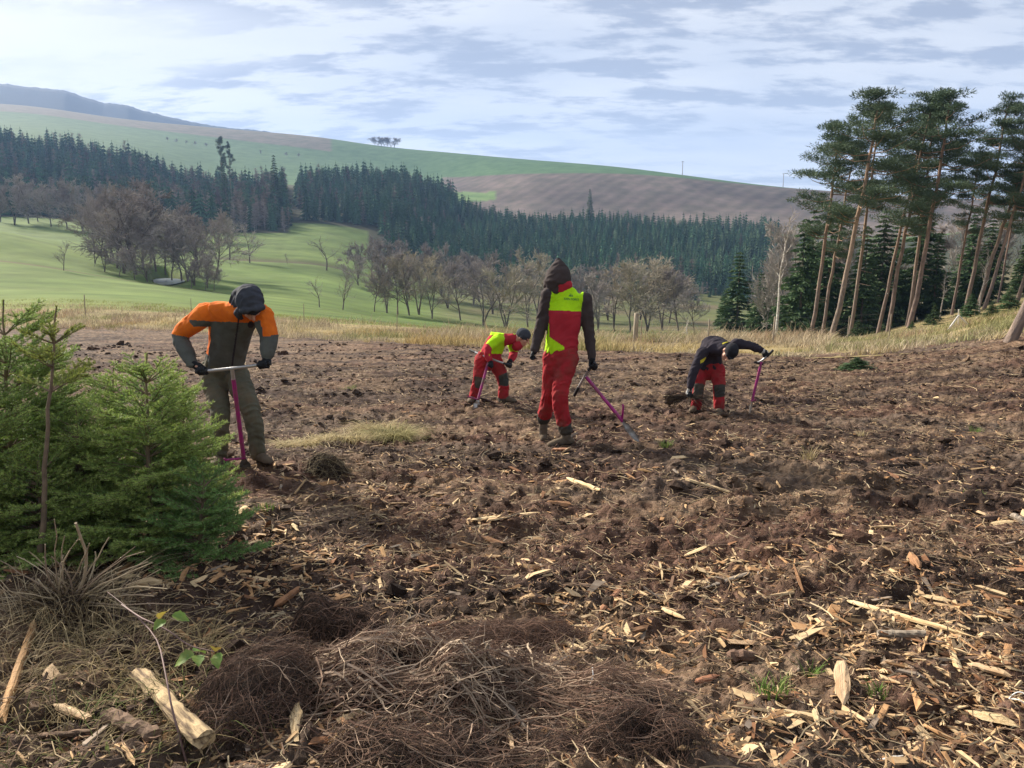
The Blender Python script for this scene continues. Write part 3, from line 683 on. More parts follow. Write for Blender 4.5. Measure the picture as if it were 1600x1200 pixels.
# copse, poles and little trees on the skyline
for i in range(7):
    tree_px('bare_tree', BTM[i % 4], 586 + i * 5, 228 + i * .6, 216, 1235, 'small dark tree in the copse on the far skyline', 'skyline copse', 11, 2.0)
for i, (u, v) in enumerate([(261, 212), (276, 213), (290, 214), (305, 215), (322, 216), (341, 217), (406, 220), (446, 222), (465, 223)]):
    Yp = 1080; p = at_ground(u, v, Yp)
    plant_pair('bare_tree', BTM[i % 4], p, (.75, .75, .6), (0, 0, i), 'tiny roadside tree in the row on the far green hill', 'tree', 'roadside trees on the far hill')
for u, vt, vb, lab in ((1066, 259, 277, 'pale pole on the ridge of the ploughed hill, nearer the middle'), (1223, 281, 299, 'pale pole on the ridge of the ploughed hill beside the pines')):
    Yp = 900; p = at_ground(u, vb, Yp); h = (vb - vt) / FPX * Yp + 2; mb = MB()
    tube_mesh(mb, [(0, 0, -1), (0, 0, h)], [.45, .3], 8); e = empty('utility_pole', p); mb.build('pole', M['haze_pole'], e)
    mb = MB(); tube_mesh(mb, [(-1.6, 0, h - .6), (1.6, 0, h - .6)], [.25, .25], 6); mb.build('crossarm', M['haze_pole'], e); tag(e, lab, 'pole')

# ---- the pine stand on the right
G6 = 'leaning pines on the right'
pines = [ # u base, v base, u top, v top, depth, variant, thickness
 (1268, 515, 1322, 188, 50, 0, 1.0), (1284, 520, 1330, 215, 53, 2, .9), (1301, 522, 1390, 138, 46, 0, 1.15), (1328, 515, 1385, 160, 54, 3, .85),
 (1388, 502, 1448, 145, 50, 2, .95), (1375, 492, 1440, 190, 56, 1, .9), (1424, 497, 1500, 138, 48, 0, 1.1), (1419, 494, 1470, 165, 56, 3, .9),
 (1489, 480, 1528, 240, 54, 1, .9), (1510, 478, 1572, 152, 50, 1, 1.0), (1527, 474, 1618, 170, 49, 2, 1.05), (1538, 475, 1632, 195, 47, 3, 1.0), (1590, 462, 1680, 160, 48, 2, 1.0), (1560, 470, 1595, 260, 60, 1, .8), (1640, 455, 1730, 150, 47, 0, 1.0)]
plabs = ['leftmost tall pine of the leaning stand', 'slim pine just right of the leftmost pine', 'thick leaning pine with the tallest crown on the left of the stand', 'slim dark pine behind the tallest left pine',
 'pine with bent stem in the middle left of the stand', 'slim pine behind the bent middle pine', 'thick leaning pine with the tallest crown in mid-stand', 'slim pine just left of the thick mid-stand pine',
 'short-crowned grey pine right of the mid-stand', 'sparse-crowned tall pine right of the mid-stand', 'left one of the close pair of orange pines near the right edge', 'right one of the close pair of orange pines near the right edge', 'pine cut by the right edge of the view', 'thin pale pine behind the close pair', 'pine beyond the right edge of the stand']
for (ub, vb, ut, vt, Y, k, th), lab in zip(pines, plabs):
    a = at_ground(ub, vb, Y); b = pix(ut, vt, Y); d = b - a; ln = np.linalg.norm(d)
    sc = ln / 16.2
    e = plant_pair('pine_tree', PNM[k], a, (sc * th * 1.15, sc * th * 1.15, sc), (0, 0, 0), lab, 'tree', G6)
    e.rotation_euler = (0, math.atan2(d[0], d[2]), 0)
G7 = 'dark spruces under the pines'
und = [(1150, 530, 392, 78, 0), (1185, 528, 420, 74, 2), (1130, 530, 440, 82, 2), (1248, 522, 330, 62, 2), (1262, 520, 300, 66, 0), (1290, 515, 270, 64, 0), (1320, 510, 255, 66, 2), (1345, 508, 300, 62, 0), (1372, 500, 280, 66, 2), (1400, 495, 300, 66, 0), (1430, 490, 295, 66, 2), (1458, 486, 320, 64, 0), (1480, 482, 290, 70, 2), (1510, 478, 310, 66, 2), (1540, 474, 330, 64, 0), (1570, 470, 320, 66, 2), (1600, 464, 330, 66, 0), (1630, 460, 300, 66, 2),
       (1230, 524, 395, 84, 0), (1305, 512, 330, 76, 1), (1390, 498, 350, 78, 0), (1470, 484, 350, 80, 2), (1550, 472, 360, 80, 0), (1200, 526, 400, 95, 1), (1345, 505, 340, 90, 2), (1425, 492, 345, 92, 1), (1510, 478, 345, 92, 2), (1590, 465, 345, 90, 0), (1280, 518, 380, 70, 0), (1335, 512, 400, 68, 2), (1405, 498, 400, 70, 2), (1455, 490, 395, 72, 0), (1500, 482, 400, 72, 2), (1560, 474, 400, 72, 0), (1610, 464, 400, 72, 2)]
for i, (u, vb, vt, Y, k) in enumerate([q for n_, q in enumerate(und) if n_ < 4 or n_ % 3]):
    vt = vt + (vb - vt) * random.uniform(-.08, .32) if i else vt
    tree_px('spruce_tree', SPM[k], u, vb, vt, Y, 'large spruce standing left of the pine stand behind the stooping worker' if i == 0 else 'dark spruce in the shade beneath the leaning pines', 'tree' if i == 0 and False else (None if i == 0 else G7), 9, 1.0 if i else 1.25)
for i, (ub, vb, ut, vt, Y) in enumerate([(1212, 528, 1246, 345, 48), (1532, 470, 1536, 395, 44), (1470, 485, 1490, 420, 47)]):
    a = at_ground(ub, vb, Y); b = pix(ut, vt, Y); d = b - a
    e = plant_pair('birch_tree', bare_tree(131 + i, nl=12, nsub=5, ntw=4, spread=.2, thick=.9, twigr=.009, low=.45, wig=.1, tm='birch'), a, np.linalg.norm(d) / 9.5, (0, math.atan2(d[0], d[2]), 0), ['pale leaning birch at the left end of the pine stand', 'thin pale dead stem near the close pair of pines', 'thin leaning pale stem in mid-stand'][i], 'tree')
G8 = 'leafless shrubs between pines and valley'
for i, (u, vb, vt, Y) in enumerate([(1205, 528, 345, 80), (1225, 526, 330, 85), (1240, 524, 350, 78), (1195, 528, 410, 70), (1300, 512, 330, 74), (1360, 500, 340, 72), (1435, 490, 330, 74), (1495, 480, 330, 72), (1545, 474, 340, 70)]):
    tree_px('bare_tree', BTM[i % 4], u, vb, vt, Y, 'thin grey-brown leafless tree among the spruces of the pine stand', G8, 11, .7)
# low bushes under the pines
for i, (u, v, Y, sz, lab) in enumerate([(1460, 497, 40, .8, 'low dark spruce bush on the bank left of the white trestle'), (1516, 488, 39, .9, 'low dark spruce bush on the bank above the white trestle'), (1340, 520, 43, .75, 'low spruce bush at the foot of the tallest left pine'), (1263, 530, 40, .6, 'low spruce bush left of the pine feet'), (1575, 495, 34, .8, 'bright green low bush on the bank by the right edge'), (1548, 503, 33, .5, 'small bright bush right of the white trestle'), (1425, 508, 42, .35, 'small spruce at the foot of the thick mid-stand pine')]):
    p = at_ground(u, v, Y); plant_pair('spruce_bush', SPM[2], p, (sz * .30, sz * .30, sz * .15), (0, 0, i), lab, 'bush')
e = plant_pair('spruce_bush', SPM[2], at_ground(1338, 580, 17.2), (.23, .15, .03), (0, 0, .4), 'low flat green spruce seedling patch on the bare field', 'bush')
#==MID==
# ------------------------------------------------------------------ dry grass strip along the field edge
r = np.random.default_rng(300)
def grass_patch(name, n, lev0, lev1, u0, u1, hmin, hmax, wid, colf, label, seed):
    r = np.random.default_rng(seed)
    s = np.interp(r.uniform(u0, u1, n), [-350, 1950], [(-350 - 800) / FPX / CP, (1950 - 800) / FPX / CP])
    lv = r.uniform(lev0, lev1, n); k = np.floor(lv).astype(int); f = lv - k
    Y0 = np.array([np.interp(s, SQ, TY[q]) for q in range(NL)])
    Yy = Y0[k, np.arange(n)] * (1 - f) + Y0[k + 1, np.arange(n)] * f
    X = s * Yy; cl = fbm(X * .35, Yy * .35, 3, seed) ; X = X + r.normal(0, .05, n)
    keep = (fbm(X * 0.9, Yy * 0.9, 3, seed + 3) + r.uniform(-.25, .25, n) > -.14) & (Yy > field_edge(s) * (0.985 + .03 * r.random(n)))
    X, Yy, cl, lv = X[keep], Yy[keep], cl[keep], lv[keep]; n = len(X)
    Z = base_z(X, Yy) - .04
    h = r.uniform(hmin, hmax, n) * np.clip(.95 + 2.0 * cl, .3, 1.8) * np.where(r.random(n) < .06, 1.6, 1)
    h = h * np.where(X / Yy > .42, .5, 1)
    th = r.uniform(0, 6.28, n); ln = r.normal(.12, .55, n) * h
    b = np.stack([X, Yy, Z], 1); w = np.stack([np.cos(th), np.sin(th), 0 * th], 1) * (wid * r.uniform(.6, 1.5, n))[:, None]
    t = b + np.stack([ln, r.normal(0, .3, n) * h, h], 1); m = b * .45 + t * .55 + np.stack([-ln * .15, 0 * h, h * .06], 1)
    V = np.stack([b - w, b + w, m + w * .7, m - w * .7, t], 1).reshape(-1, 3); i = np.arange(n)[:, None] * 5
    u_, v_ = unpix(b); c = colf(X, Yy, u_, lv, r)
    return tag(mk(name, V, [i + np.array([[3, 2, 4]]), i + np.array([[0, 1, 2, 3]])], M['grass'], None, np.repeat(c, 5, 0)), label, 'grass', kind='stuff')
def dry_col(X, Y, u, lv, r):
    n = len(X); a = fbm(X * .25, Y * .4, 3, 41)[:, None]; b = fbm(X * .15 + 30, Y * .3, 3, 43)[:, None]
    c = np.array([.50, .42, .31]) + 0 * a
    c = c + np.clip(a * 2.4, 0, 1) * (np.array([.42, .29, .20]) - c)
    y = np.clip(b * 4 - .6, 0, .5) * (lv < 3.6)[:, None]; c = c + y * (np.array([.52, .40, .13]) - c)
    g = np.clip(fbm(X * .3 + 70, Y * .5, 3, 47)[:, None] * 5 - .8 + 1.1 * (u > 1290)[:, None], 0, 1) * .7; c = c + g * (np.array([.24, .27, .10]) - c)
    pu = (np.clip(fbm(X * .2 + 11, Y * .3, 3, 49)[:, None] * 4, 0, 1) * (u < 700)[:, None]) * .75; c = c + pu * (np.array([.33, .25, .20]) - c)
    return np.clip(c * r.uniform(.45, 1.25, (n, 1)), .02, .8)
grass_patch('dry_grass', 95000, 3.0, 4.22, -60, 1660, .16, .38, .011, dry_col, 'dry tan grass strip between the bare field and the valley', 311)
grass_patch('bank_grass', 26000, 4.0, 5.2, 1200, 1660, .08, .24, .012, dry_col, 'dry grass on the bank beneath the leaning pines', 312)
def mead_col(X, Y, u, lv, r): return np.array([.20, .24, .06]) * r.uniform(.6, 1.3, (len(X), 1)) + np.array([.08, .03, 0]) * r.random((len(X), 1))
grass_patch('meadow_grass', 16000, 4.15, 4.6, -60, 900, .06, .18, .012, mead_col, 'short green meadow grass beyond the dry strip', 313)

# ------------------------------------------------------------------ fence, trestle, leaning trunk, dead branch
fe = empty('wire_fence', at_ground(700, 520, 39))
def rel(e, P): return np.asarray(P, float) - np.array(e.location)
fpts = []
for u, Y, h, rad in ((-40, 57, 1.5, .03), (135, 55, 1.55, .035), (300, 50, 1.4, .02), (475, 44, 1.3, .02), (620, 38, 1.3, .02), (757, 35.5, 1.3, .02), (870, 33, 1.1, .02), (993, 31, 1.22, .105), (1001.5, 31, .95, .022), (1107, 31, 1.0, .03), (1209, 30.5, 1.1, .04), (1325, 30, 1.0, .02), (1390, 29, 1.0, .02)):
    p = pix(u, 510, Y); z0 = bz(p[0], Y); mb = MB()
    tl = .03 * h
    tube_mesh(mb, [(p[0], Y, z0 - .2), (p[0] + tl * .5, Y, z0 + h * .5), (p[0] + tl, Y, z0 + h - .01), (p[0] + tl, Y, z0 + h)], [rad, rad * .95, rad * .92, rad * .7], 9)
    mb.V = [rel(fe, v) for v in mb.V]; o = mb.build('post', M['post'], fe, True)
    if u == 993: o['label'] = 'thick weathered square-cut fence post'
    if u != 1001.5: fpts.append((p[0], Y, z0, h))
for hh in (.25, .55, .85, 1.05):
    P = []
    for (x0, y0, z0, h0), (x1, y1, z1, h1) in zip(fpts[:-1], fpts[1:]):
        for t in np.linspace(0, 1, 5, endpoint=False): P.append((x0 + (x1 - x0) * t, y0 + (y1 - y0) * t - .03, z0 + (z1 - z0) * t + hh - .12 * t * (1 - t)))
    mb = MB(); V, F = tubes(np.array([P]), np.full((1, len(P)), .0022), 4); mb.put(rel(fe, V), F); mb.build('wire', M['wire'], fe)
tag(fe, 'wire fence with thin stakes along the dry grass strip', 'fence')
te = empty('trestle', at_ground(1499, 520, 30.5))
apx = pix(1498, 493, 30.5)
for a, b, rad in ((pix(1498, 484, 30.5), pix(1497, 520, 30.9), .022), (apx, pix(1478, 520, 30.0), .034), (apx, pix(1522, 517, 30.4), .036)):
    mb = MB(); tube_mesh(mb, [a, b], [rad, rad], 7); mb.V = [rel(te, v) for v in mb.V]; mb.build('leg', M['white_wood'], te)
tag(te, 'small white three-legged trestle standing on the grassy bank', 'trestle')
a = at_ground(1578, 540, 19.3)
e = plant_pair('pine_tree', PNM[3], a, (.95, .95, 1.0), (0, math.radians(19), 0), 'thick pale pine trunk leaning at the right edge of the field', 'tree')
p = at_ground(1073, 512, 33); mb = MB()
tube_mesh(mb, [(0, 0, -.1), (.02, 0, .35), (.0, .05, .62), (.07, 0, .95)], [.04, .035, .025, .01], 6, None)
V, F = tubes(np.array([[(.0, .05, .3), (-.10, 0, .42), (-.16, .02, .38)]]), np.array([[.02, .015, .006]]), 4); mb.put(V, F)
o = mb.build('dead_branch', M['white_wood']); o.location = p; tag(o, 'pale forked dead branch sticking up behind the stooping worker', 'branch')

# ------------------------------------------------------------------ litter on the field
PAL = np.array([[.52, .36, .20], [.62, .47, .28], [.42, .25, .125], [.20, .115, .065], [.12, .075, .05], [.27, .22, .175], [.25, .13, .07]])
def field_pts(n, y0, y1, seed, pw=1.0, dens=None):
    r = np.random.default_rng(seed); m = int(n * 2.5)
    Y = (y0 ** (2 - pw) + r.random(m) * (y1 ** (2 - pw) - y0 ** (2 - pw))) ** (1 / (2 - pw)); s = r.uniform(-.76, .74, m); X = s * Y
    d = np.ones(m) if dens is None else dens(X, Y); k = r.random(m) < d
    k &= Y < field_edge(s) * .99
    return X[k][:n], Y[k][:n], r
def chip_d(X, Y):
    d = .34 + 1.4 * fbm(X * .9, Y * 1.2, 3, 401)
    dark = np.exp(-((Y - 5.5 - .12 * X) / .9) ** 2) * sstep(.5, 1.6, X)
    d = d * (1 - .85 * dark) * (1 - .75 * sstep(6.3, 10, Y)) + .10 * np.exp(-((Y - 4.5) / .4) ** 2)
    return np.clip(d, .03, 1)
def wedge(n, r, L_, Wd, Hh):
    """irregular splinters, 8 corners each"""
    c = np.array([[-1, -1, -1], [1, -1, -1], [1, 1, -1], [-1, 1, -1], [-1, -1, 1], [1, -1, 1], [1, 1, 1], [-1, 1, 1]], float)
    V = np.repeat(c[None], n, 0) * (1 + r.normal(0, .18, (n, 8, 3)))
    tp = r.uniform(.05, .85, (n, 2)); V[:, [0, 3, 4, 7], 1:] *= tp[:, :1, None]; V[:, [1, 2, 5, 6], 1:] *= tp[:, 1:, None]
    V[:, [4, 7], 0] *= r.uniform(.5, 1.1, (n, 1)); V[:, [2, 6], 0] *= r.uniform(.5, 1.1, (n, 1))
    V *= np.stack([L_, Wd, Hh], 1)[:, None] * .5
    return V
def place(V, X, Y, r, tilt=.22, lift=.3, H=None):
    n = len(V); a = r.uniform(0, 6.28, n); p = r.normal(0, tilt, n); q = r.normal(0, tilt * 1.5, n)
    ca, sa, cp, sp, cq, sq = np.cos(a), np.sin(a), np.cos(p), np.sin(p), np.cos(q), np.sin(q)
    x, y, z = V[..., 0], V[..., 1], V[..., 2]
    y, z = y * cq[:, None] - z * sq[:, None], y * sq[:, None] + z * cq[:, None]
    x, z = x * cp[:, None] - z * sp[:, None], x * sp[:, None] + z * cp[:, None]
    x, y = x * ca[:, None] - y * sa[:, None], x * sa[:, None] + y * ca[:, None]
    return np.stack([x + X[:, None], y + Y[:, None], z + (ground(X, Y) + lift)[:, None]], -1)
BQ = BOXF
X, Y, r = field_pts(28000, 2.3, 15, 411, .75, chip_d)
for u_, v_, su, sv_, k_ in ((1000, 920, 110, 40, 900), (930, 990, 70, 30, 350), (1420, 1000, 130, 45, 1000), (1330, 1100, 150, 50, 700), (800, 815, 90, 14, 350), (1120, 900, 70, 16, 300), (640, 760, 90, 20, 400), (560, 780, 60, 20, 200), (1500, 1150, 90, 30, 300), (700, 880, 120, 30, 400), (430, 865, 50, 25, 450), (380, 960, 60, 25, 300), (480, 900, 60, 25, 300), (300, 900, 50, 25, 200)):
    q_ = [gpt(a_, b_)[:2] for a_, b_ in zip(r.normal(u_, su, 24), np.maximum(r.normal(v_, sv_, 24), 640))]; q_ = np.repeat(np.array(q_), k_ // 24, 0) + r.normal(0, .09, (k_ // 24 * 24, 2)); X = np.append(X, q_[:, 0]); Y = np.append(Y, q_[:, 1])
n = len(X)
ln = np.exp(r.normal(-3.15, .55, n)).clip(.012, .16); V = place(wedge(n, r, ln, ln * r.uniform(.13, .42, n), ln * r.uniform(.05, .16, n)), X, Y, r, .25, .004)
c = PAL[r.choice(7, n, p=[.26, .22, .20, .12, .07, .05, .08])] * r.uniform(.7, 1.2, (n, 1))
F = (np.arange(n)[:, None, None] * 8 + BQ[None]).reshape(-1, 4)
tag(mk('wood_chips', V.reshape(-1, 3), F, M['litter'], None, np.repeat(c, 8, 0)), 'fine wood chips and bark shreds strewn over the field', 'wood chips', kind='stuff')
# straw, roots and needles: thin curled strands
X, Y, r = field_pts(32000, 2.2, 20, 421, 1.0, lambda X, Y: np.clip(.6 + .9 * fbm(X * 1.3, Y * 1.6, 3, 423), .1, 1)); n = len(X)
ln = np.exp(r.normal(-2.75, .5, n)) * (1 + .05 * Y); a = r.uniform(0, 6.28, n); w = .0013 * (1 + .16 * Y) * r.uniform(.7, 1.6, n)
t = np.linspace(-.5, .5, 4)[None]; cur = r.normal(0, .8, n)[:, None]
lx = t * ln[:, None]; ly = cur * (t * t) * ln[:, None]
sx = X[:, None] + lx * np.cos(a)[:, None] - ly * np.sin(a)[:, None]; sy = Y[:, None] + lx * np.sin(a)[:, None] + ly * np.cos(a)[:, None]
sz = ground(X, Y)[:, None] + .008 + np.abs(r.normal(0, .012, n))[:, None] + r.normal(0, .15, n)[:, None] * lx
P = np.stack([sx, sy, sz], -1); sd_ = np.stack([-np.sin(a), np.cos(a), r.normal(0, .5, n)], 1); sd_ = norm(sd_)[:, None] * w[:, None, None]
V = np.stack([P - sd_, P + sd_], 2).reshape(-1, 3); i = np.arange(n)[:, None] * 8
F = np.concatenate([i + np.array([[k, k + 1, k + 3, k + 2]]) for k in (0, 2, 4)])
PS = np.array([[.36, .28, .17], [.27, .19, .115], [.17, .11, .075], [.45, .37, .24], [.11, .078, .058]])
c = PS[r.choice(5, n, p=[.18, .26, .28, .06, .22])] * r.uniform(.7, 1.2, (n, 1))
tag(mk('straw_litter', V, F, M['litter'], None, np.repeat(c, 8, 0)), 'dry stalks, rootlets and needles littering the field', 'litter', kind='stuff')
# crumbs and needle bits close to the camera
X, Y, r = field_pts(30000, 2.2, 5.6, 425, .6); n = len(X)
ln = np.exp(r.normal(-4.2, .5, n)); V = place(wedge(n, r, ln, ln * r.uniform(.12, .5, n), ln * r.uniform(.08, .3, n)), X, Y, r, .35, .003)
c = np.concatenate([PAL, PS, PS])[r.integers(17, size=n)] * r.uniform(.55, 1.1, (n, 1))
tag(mk('crumb_litter', V.reshape(-1, 3), (np.arange(n)[:, None, None] * 8 + BQ[None]).reshape(-1, 4), M['litter'], None, np.repeat(c, 8, 0)), 'fine crumbs of bark and wood between the chips', 'litter', kind='stuff')
# clods
ico = np.array([[0, 0, 1], [.894, 0, .447], [.276, .851, .447], [-.724, .526, .447], [-.724, -.526, .447], [.276, -.851, .447], [.724, .526, -.447], [-.276, .851, -.447], [-.894, 0, -.447], [-.276, -.851, -.447], [.724, -.526, -.447], [0, 0, -1]])
icof = np.array([[0, 1, 2], [0, 2, 3], [0, 3, 4], [0, 4, 5], [0, 5, 1], [1, 6, 2], [2, 7, 3], [3, 8, 4], [4, 9, 5], [5, 10, 1], [6, 7, 2], [7, 8, 3], [8, 9, 4], [9, 10, 5], [10, 6, 1], [11, 7, 6], [11, 8, 7], [11, 9, 8], [11, 10, 9], [11, 6, 10]])
X, Y, r = field_pts(10000, 2.2, 30, 431, 1.0, lambda X, Y: np.clip(.4 + 1.2 * fbm(X * .8, Y * 1.4, 3, 433), .05, 1)); n = len(X)
sz = np.exp(r.normal(-4.35, .5, n)) * (1 + .045 * Y)
V = ico[None] * (1 + r.normal(0, .28, (n, 12, 1))) * sz[:, None, None] * np.stack([r.uniform(.8, 1.8, n), r.uniform(.8, 1.5, n), r.uniform(.5, .9, n)], 1)[:, None]
V = place(V, X, Y, r, .3, 0.0)
c = soil_col(X, Y) * r.uniform(.55, 1.1, (n, 1))
tag(mk('soil_clods', V.reshape(-1, 3), (np.arange(n)[:, None, None] * 12 + icof[None]).reshape(-1, 3), M['soil'], None, np.repeat(c, 12, 0), False), 'crumbly clods of dark soil on the field', 'clods', kind='stuff')
# the larger chips, one object each
def splinter(seed, L_=1.0, W_=.2, H_=.1, k=6, col=None, sides=7, rough=.22, blunt=False):
    r = np.random.default_rng(seed); x = np.linspace(-.5, .5, k); V = []
    for i in range(k):
        e = min(i, k - 1 - i); f = [r.uniform(.15, .75), r.uniform(.7, 1.0)][min(e, 1)] if e < 2 else 1.0
        if blunt: f = r.uniform(.86, 1.04)
        th = np.arange(sides) * 6.283 / sides + .3
        rad = 1 + r.normal(0, rough, sides)
        V.append(np.stack([np.full(sides, x[i] * L_) + r.normal(0, (.02 if blunt else .05) * L_, sides) * (e == 0), np.cos(th) * rad * W_ * .5 * f + r.normal(0, .04) * min(L_ * .3, W_ * .6), np.sin(th) * rad * H_ * .5 * f + r.normal(0, .03) * H_], 1))
    V = np.concatenate(V); idx = np.arange(k * sides).reshape(k, sides); a = idx[:-1]; b = idx[1:]
    F = np.stack([a, np.roll(a, -1, 1), np.roll(b, -1, 1), b], -1).reshape(-1, 4)
    i = np.arange(1, sides - 1); c0 = np.stack([np.zeros(sides - 2, int), i + 1, i], 1); c1 = (k - 1) * sides + np.stack([np.zeros(sides - 2, int), i, i + 1], 1)
    return V, [np.concatenate([c0, c1]), F]
M['chip_pale'] = mat('chip_pale', (0.64, 0.49, 0.30), (0.40, 0.26, 0.135), scale=7, rough=.8, bump=.006, bscale=16, objvar=.18, stretch=(.5, 5, 5))
M['log_split'] = mat('log_split', (0.46, 0.34, 0.19), (0.10, 0.065, 0.042), scale=16, rough=.85, bump=.012, bscale=22, stretch=(.22, 3, 3), lo=.44, hi=.62)
M['chip_orange'] = mat('chip_orange', (0.38, 0.20, 0.095), (0.22, 0.115, 0.06), scale=7, rough=.8, bump=.006, bscale=16, objvar=.25, stretch=(.5, 5, 5))
M['chip_bark'] = mat('chip_bark', (0.17, 0.105, 0.07), (0.085, 0.055, 0.04), scale=9, rough=.9, bump=.008, bscale=22, objvar=.25, stretch=(.6, 3, 3))
M['chip_grey'] = mat('chip_grey', (0.27, 0.22, 0.175), (0.15, 0.12, 0.095), scale=9, rough=.9, bump=.006, bscale=22, objvar=.25, stretch=(.6, 4, 4))
cm = []
for mi_, mt in enumerate(('chip_pale', 'chip_orange', 'chip_bark', 'chip_grey')):
    for q in range(4):
        V, F = splinter(500 + mi_ * 10 + q, 1, [.22, .3, .16, .4][q], [.10, .12, .1, .16][q], 4, sides=5); cm.append(mk('chip', V, F, M[mt], link=False))
X, Y, r = field_pts(280, 2.5, 8.0, 441, .75, chip_d)
clab = ['pale splintered wood chip lying on the dark soil', 'orange-brown wood chip lying on the dark soil', 'dark bark shred lying on the soil', 'weathered grey wood shred lying on the soil']
for i in range(len(X)):
    q = r.choice(4, p=[.38, .34, .18, .10]); L_ = r.uniform(.08, .2)
    o = add('wood_chip', cm[q * 4 + r.integers(4)], None, (X[i], Y[i], gz(X[i], Y[i]) + .014), (r.normal(0, .4), r.normal(0, .16), r.uniform(0, 6.28)), (L_, L_ * r.uniform(.6, 1.1), L_ * .9))
    tag(o, clab[q], 'wood chip', ['pale wood chips', 'orange-brown wood chips', 'dark bark shreds', 'grey wood shreds'][q])
BL = ('split_log', 'log', 'stick')
def lay(name, u1, v1, u2, v2, wpx, mt, label, cat, seed, flat=.6, lift=.0, sides=8, k=8, rough=.12, up=0.0):
    a = gpt(u1, v1); b = gpt(u2, v2); L_ = np.linalg.norm(b - a); m = (a + b) / 2; W_ = wpx / FPX * m[1]
    V, F = splinter(seed, L_, W_, W_ * flat, 14 if name in BL else k, sides=12 if name in BL else sides, rough=.10 if 'log' in name else rough, blunt=name in BL)
    az = math.atan2(b[1] - a[1], b[0] - a[0])
    o = mk(name, V, F, M[mt]); za, zb = gz(a[0], a[1]), gz(b[0], b[1])
    o.location = (m[0], m[1], max((za + zb) / 2, gz(m[0], m[1])) + W_ * flat * .32 + lift); o.rotation_euler = (0, -math.atan2(zb - za, L_) - up, az)
    return tag(o, label, cat)
